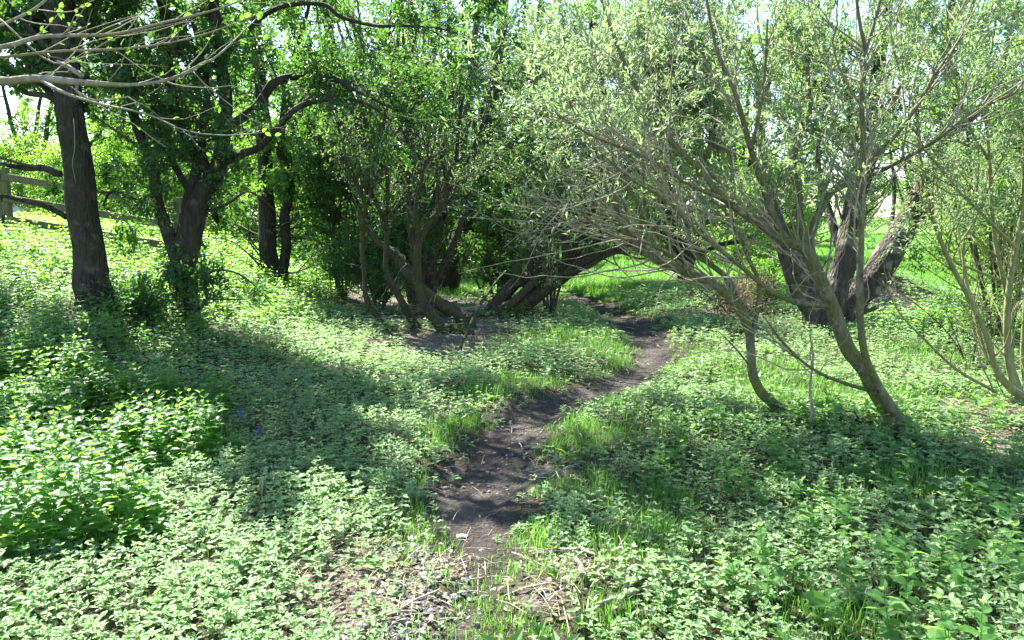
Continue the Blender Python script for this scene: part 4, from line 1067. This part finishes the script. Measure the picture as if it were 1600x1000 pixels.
A = T(14, 385, 13.0); fx, fy = A[0], A[1]
gzf = float(gz(fx, fy)); fr = empty('rail_fence', (fx, fy, gzf)); tag(fr, 'weathered three-rail timber fence behind the trees at far left', 'fence')
dirv = np.array([1.0, .06]); dirv /= np.linalg.norm(dirv)
ang = math.atan2(dirv[1], dirv[0])
for i in (-1, 0, 1):
    q = np.array([fx, fy]) + dirv * i * 2.75; z = float(gz(*q))
    o = mesh_np('post', *box((q[0] - fx, q[1] - fy, z - gzf + .45), (.16, .12, 1.5), ang), M['fence_wood'], fr, smooth=False); bevel(o)
for hh in (.38, .72, 1.06):
    for i in (-1, 0):
        q = np.array([fx, fy]) + dirv * (i + .5) * 2.75; z0 = float(gz(*(q - dirv * 1.37))); z1 = float(gz(*(q + dirv * 1.37)))
        nrm = np.array([dirv[1], -dirv[0]]) * .085
        o = mesh_np('rail', *box((q[0] - fx + nrm[0], q[1] - fy + nrm[1], (z0 + z1) / 2 - gzf + hh), (2.73, .05, .115), ang, math.atan2(z1 - z0, 2.75) ), M['fence_wood'], fr, smooth=False); bevel(o, .005)

# pale farm building far beyond the fence
def plain(name, c, r=.7):
    m, nt, out = new_mat(name); p = nn(nt, 'ShaderNodeBsdfPrincipled'); p.inputs['Roughness'].default_value = r
    tc = nn(nt, 'ShaderNodeTexCoord'); n = nn(nt, 'ShaderNodeTexNoise'); n.inputs['Scale'].default_value = 3; n.inputs['Detail'].default_value = 6
    nt.links.new(tc.outputs['Object'], n.inputs['Vector'])
    nt.links.new(ramp(nt, n.outputs[0], [(.3, tuple(v * .75 for v in c)), (.7, c)]), p.inputs['Base Color']); nt.links.new(p.outputs[0], out.inputs[0]); return m
M['render_wall'] = plain('render_wall', (.62, .62, .6)); M['slate'] = plain('slate_roof', (.16, .17, .19)); M['window_dark'] = plain('window_dark', (.04, .05, .06), .15)
bc = T(30, 330, 42); bz = float(gz(bc[0], 42)); bl = empty('building', (bc[0], 42, bz)); tag(bl, 'pale low building glimpsed beyond the rail fence', 'building')
mesh_np('wall', *box((0, 0, 1.3), (12, 5, 2.8)), M['render_wall'], bl, smooth=False)
V = np.array([[-6.3, -2.9, 2.6], [6.3, -2.9, 2.6], [6.3, 2.9, 2.6], [-6.3, 2.9, 2.6], [-6.3, 0, 4.3], [6.3, 0, 4.3]]); V[:, 2] += .11
mesh_np('roof', V, [np.array([[0, 1, 5, 4], [2, 3, 4, 5], [3, 2, 1, 0]]), np.array([[0, 4, 3], [1, 2, 5]])], M['slate'], bl, smooth=False)
for wx in (-4, -1.3, 1.4, 4): mesh_np('window', *box((wx, -2.5, 1.6), (1.1, .08, 1.0)), M['window_dark'], bl, smooth=False)

# earth mound covered by ground: brown soil cap
# stones: individual ones near the bottom
def stone_mesh():
    me = bpy.data.meshes.new('stone')
    V = ICO * rng.uniform(.6, 1.25, (12, 1)) * np.array([1, .75, .5])
    me.from_pydata(V.tolist(), [], ICOF.tolist()); me.materials.append(M['stone']); return me


SM = []
for i in range(8):
    o = bpy.data.objects.new('tmp', stone_mesh()); SM.append(o.data); bpy.data.objects.remove(o)
ST = []
for i in range(330):
    g = GRAVEL[rng.integers(len(GRAVEL))]; p = G(g[0], g[1]); x, y = p[0] + rng.normal() * .10, p[1] + rng.normal() * .11
    s = .010 + .024 * rng.random() ** 2.2 * (1.35 if y < 2.9 else 1)
    if all((x - a) ** 2 + (y - b_) ** 2 > (.75 * (s + c)) ** 2 for a, b_, c in ST): ST.append((x, y, s))
for (x, y, s) in ST:
    o = bpy.data.objects.new('stone', SM[rng.integers(8)]); COL.objects.link(o)
    o.location = (x, y, float(gz(x, y)) + s * .15); o.scale = (s, s, s); o.rotation_euler = (rng.normal() * .3, rng.normal() * .3, rng.uniform(0, 6.28))
    if not o.modifiers: m = o.modifiers.new('bevel', 'BEVEL'); m.width = .06; m.segments = 1
    tag(o, 'grey angular stone lying among loose stones beside the near path', 'stone', 'loose grey stones beside the near path')


def stick(name, label, pts, r, mat='dead_wood', cat='stick', side=None):
    P = [np.array(p, float) for p in pts]; c = P[0]
    n = 26; Q = catmull(P, n); Q[1:] += np.cumsum(rng.normal(size=(n - 1, 3)) * .0025, 0)
    rr = np.interp(np.linspace(0, 1, n), np.linspace(0, 1, len(r)), r)
    parts = [tubes(Q[None], rr[None], 8, .25)]
    if side:
        for k, l in side:
            d = norm(rng.normal(size=3) + np.array([0, 0, .6])); e = Q[k]
            S = np.stack([e, e + d * l * .5, e + d * l + np.array([0, 0, .02])]); parts.append(tubes(S[None], np.array([[rr[k] * .5, rr[k] * .35, rr[k] * .15]]), 5, .1))
    V, F_ = merge(parts)
    o = mesh_np(name, V, F_, M[mat], origin=c); o.location = c.tolist(); tag(o, label, cat); return o


def on(px, py, h=.02):
    p = G(px, py); p[2] = gz(p[0], p[1]) + h; return p


d0 = G(712, 550)[1]
stick('dead_branch', 'thin bare branch propped upright against the mossy willow', [G(712, 552) - np.array([0, 0, .05]), T(735, 508, d0 + .3), T(752, 478, d0 + .5), T(775, 445, d0 + .9), T(792, 425, d0 + 1.2)], [.02, .022, .02, .016, .01], 'bark_mossy', side=[(8, .2), (14, .15), (19, .2)])
d0 = G(1267, 680)[1]
stick('dead_cane', 'pale dead cane standing upright between the two near willows', [G(1267, 682) - np.array([0, 0, .05]), T(1266, 640, d0), T(1264, 600, d0), T(1266, 560, d0), T(1262, 520, d0)], [.011, .012, .009, .007, .004], 'dead_wood')
stick('dead_branch', 'fallen pale stick lying between the nettles and pale herbs', [on(75, 950, .03), on(130, 915, .05), on(165, 895, .06), on(200, 880, .08)], [.008, .012, .014, .010], side=[(10, .1)])
stick('dead_branch', 'fallen thin stick lying across herbs right of the nettle patch', [on(300, 800, .05), on(350, 790, .06), on(400, 775, .06)], [.006, .008, .004])
stick('dead_branch', 'dark fallen branch on the grass at the foot of the near willow', [on(1270, 640, .03), on(1310, 655, .04), on(1350, 668, .05), on(1415, 672, .06)], [.010, .016, .016, .018], 'bark_brown', side=[(6, .25), (15, .2)])
stick('split_stick', 'short pale split stick pointing up the near grass', [on(978, 935, .03), on(990, 900, .06)], [.009, .006])
stick('split_stick', 'pale broken stick lying flat right of the near path', [on(880, 870, .04), on(905, 880, .05), on(940, 892, .05)], [.006, .009, .007])
stick('split_stick', 'short broad piece of pale bark lying on the near herbs', [on(910, 915, .04), on(905, 885, .05)], [.014, .010])
stick('dead_branch', 'thin pale stick at the bottom edge right of the path', [on(930, 965, .05), on(975, 940, .04), on(1045, 925, .06)], [.006, .009, .005])
stick('dead_branch', 'long thin fallen stick in the thin herbs at right', [on(1400, 655, .06), on(1470, 660, .08), on(1540, 668, .08)], [.006, .009, .005], 'twig_yellow')
stick('dead_branch', 'brown twiggy stick beside the path where it narrows', [on(830, 745, .02), on(865, 748, .05), on(895, 742, .03)], [.005, .007, .003], side=[(5, .12), (14, .14), (18, .1)])
stick('fallen_log', 'mossy fallen limb lying behind the slender stems', [T(700, 484, 12.2), T(735, 483, 12.4), T(765, 478, 12.6), T(785, 470, 12.8)], [.03, .045, .045, .03], 'dead_wood')
o = stick('marker_stake', 'short pale wooden stake in the meadow beside the soil mound', [G(1372, 462) - np.array([0, 0, .05]), T(1372, 450, G(1372, 462)[1]), T(1373, 432, G(1372, 462)[1])], [.03, .03, .028], 'straw', 'stake')
# flat stone chip on the path
for px, py, s, lab in [(722, 827, .035, 'flat pale stone chip on the dark path'), (645, 845, .032, 'small whitish stone among herbs at the left path edge')]:
    p = on(px, py, .012); V = ICO * rng.uniform(.8, 1.1, (12, 1)) * np.array([1.2, .7, .22]) * s
    o = mesh_np('stone', V, [ICOF], plain('pale_stone', (.5, .47, .43)), smooth=False); o.location = p.tolist(); tag(o, lab, 'stone')

# dry stalks (last year's docks) standing
for px, py, h, lab in [(408, 790, .14, 'pale dry seed stalk left of the path among herbs'), (380, 745, .12, 'small dry stalk behind the pale seed stalk'), (1450, 830, .2, 'reddish dry stalk in the near right herbs')]:
    p = on(px, py, 0); q = p + np.array([.01, 0, h])
    parts = [tubes(np.stack([p - np.array([0, 0, .02]), (p + q) / 2 + .004, q])[None], np.array([[.003, .0025, .002]]), 5)]
    n = 60; S = p + (q - p) * rng.uniform(.35, 1, (n, 1)); parts.append(leaves(S, rng.normal(size=(n, 3)) * .5 + np.array([0, 0, 1]), rng.normal(size=(n, 3)), rng.uniform(.01, .022, n), .4))
    V, F_ = merge(parts); o = mesh_np('dry_stalk', V, F_, M['straw'], origin=p); o.location = p.tolist(); tag(o, lab, 'dry stalk')

# bluebells
M['bluebell'] = plain('bluebell', (.07, .09, .34), .5)
for px, py, lab in [(374, 678, 'small blue flower spike standing in the shaded herbs'), (402, 697, 'second tiny blue flower, lower right of the first one')]:
    p = on(px, py, 0); q = p + np.array([.02, 0, .20 if px < 380 else .13])
    r = empty('bluebell', p); tag(r, lab, 'flower')
    V, F_ = tubes(np.stack([p - np.array([0, 0, .02]), (p + q) / 2, q])[None], np.array([[.003, .0025, .002]]), 5); mesh_np('stem', V, F_, M['nettle_leaf'], r, origin=p)
    n = 40; S = p + (q - p) * rng.uniform(.6, 1, (n, 1)) + rng.normal(size=(n, 3)) * .006
    V, F_ = leaves(S, rng.normal(size=(n, 3)) * .6 + np.array([0, 0, -.6]), rng.normal(size=(n, 3)), rng.uniform(.014, .022, n), .5); mesh_np('flower_bells', V, F_, M['bluebell'], r, smooth=False, origin=p)

# russet brush at the glade edge and the thin bushes at right
bush('dry_bush', 'low russet half-dead brush at the glade edge behind the path', 'bush', 1150, 510, 11.0, 6, .45, .7, 3500, 'brown_leaf', (.03, .06), n1=40, n2=220, twig='dead_wood', r0=.01)
bush('shrub', 'low green brush beside the russet brush and the old willow stump', 'shrub', 1190, 490, 12.0, 6, .7, .8, 7000, 'mid_leaf', (.04, .07), n1=40, n2=260, r0=.012)
bush('shrub', 'small grey-green sallow bush above the mossy willow trunk', 'shrub', 862, 400, 12.6, 6, 2.6, .7, 5000, 'sallow_leaf', (.035, .06), n1=40, n2=260, twig='twig')
bush('shrub', 'twiggy green thicket behind the yellowish rods at the right', 'shrub', 1560, 530, 9.5, 9, 3.0, 1.3, 14000, 'mid_leaf', (.04, .07), n1=70, n2=520, twig='twig_yellow')
bush('shrub', 'thin bramble tangle in the herbs in front of the right thicket', 'shrub', 1520, 590, 7.6, 8, .8, .9, 900, 'mid_leaf', (.03, .05), n1=60, n2=160, twig='dead_wood', r0=.007)
bush('shrub', 'leafy sprouting undergrowth at the foot of the thick straight trunk', 'shrub', 215, 505, 8.8, 7, .38, .5, 3000, 'dark_leaf', (.04, .08), n1=40, n2=220, r0=.008)

# ------------------------------------------------------------------ light, sky, camera
SUN_EL, SUN_AZ = 48, -37      # azimuth measured clockwise from +Y (the view direction)
sd = Vector((math.sin(R(SUN_AZ)) * math.cos(R(SUN_EL)), math.cos(R(SUN_AZ)) * math.cos(R(SUN_EL)), math.sin(R(SUN_EL))))
ld = bpy.data.lights.new('sun', 'SUN'); ld.energy = 5.0; ld.angle = R(.53); ld.color = (1, .965, .90)
lo = bpy.data.objects.new('sun', ld); COL.objects.link(lo); lo.rotation_euler = (-sd).to_track_quat('-Z', 'Y').to_euler()
w = bpy.data.worlds.new('World'); sc.world = w; w.use_nodes = True; nt = w.node_tree; nt.nodes.clear()
sky = nt.nodes.new('ShaderNodeTexSky'); sky.sky_type = 'NISHITA'; sky.sun_disc = False; sky.sun_elevation = R(SUN_EL); sky.sun_rotation = R(SUN_AZ)
sky.dust_density = .4; sky.ozone_density = 2.0; sky.air_density = 1.0
bg = nt.nodes.new('ShaderNodeBackground'); bg.inputs[1].default_value = .09; wo = nt.nodes.new('ShaderNodeOutputWorld')
nt.links.new(sky.outputs[0], bg.inputs[0]); nt.links.new(bg.outputs[0], wo.inputs[0])
cd = bpy.data.cameras.new('camera'); cd.sensor_width = 36; cd.lens = F / 1600 * 36; cd.clip_end = 2000; cd.clip_start = .05
co = bpy.data.objects.new('camera', cd); COL.objects.link(co); co.location = CAM.tolist(); co.rotation_euler = (math.pi / 2 - PITCH, 0, 0); sc.camera = co
sc.view_settings.view_transform = 'Standard'; sc.view_settings.look = 'None'; sc.view_settings.gamma = 1; sc.view_settings.exposure = 2.36
cy = sc.cycles; cy.max_bounces = 7; cy.diffuse_bounces = 4; cy.glossy_bounces = 2; cy.transmission_bounces = 4; cy.use_denoising = True
cy.caustics_reflective = False; cy.caustics_refractive = False; cy.sample_clamp_indirect = 6
print('script done', round(time.time() - T00, 1))
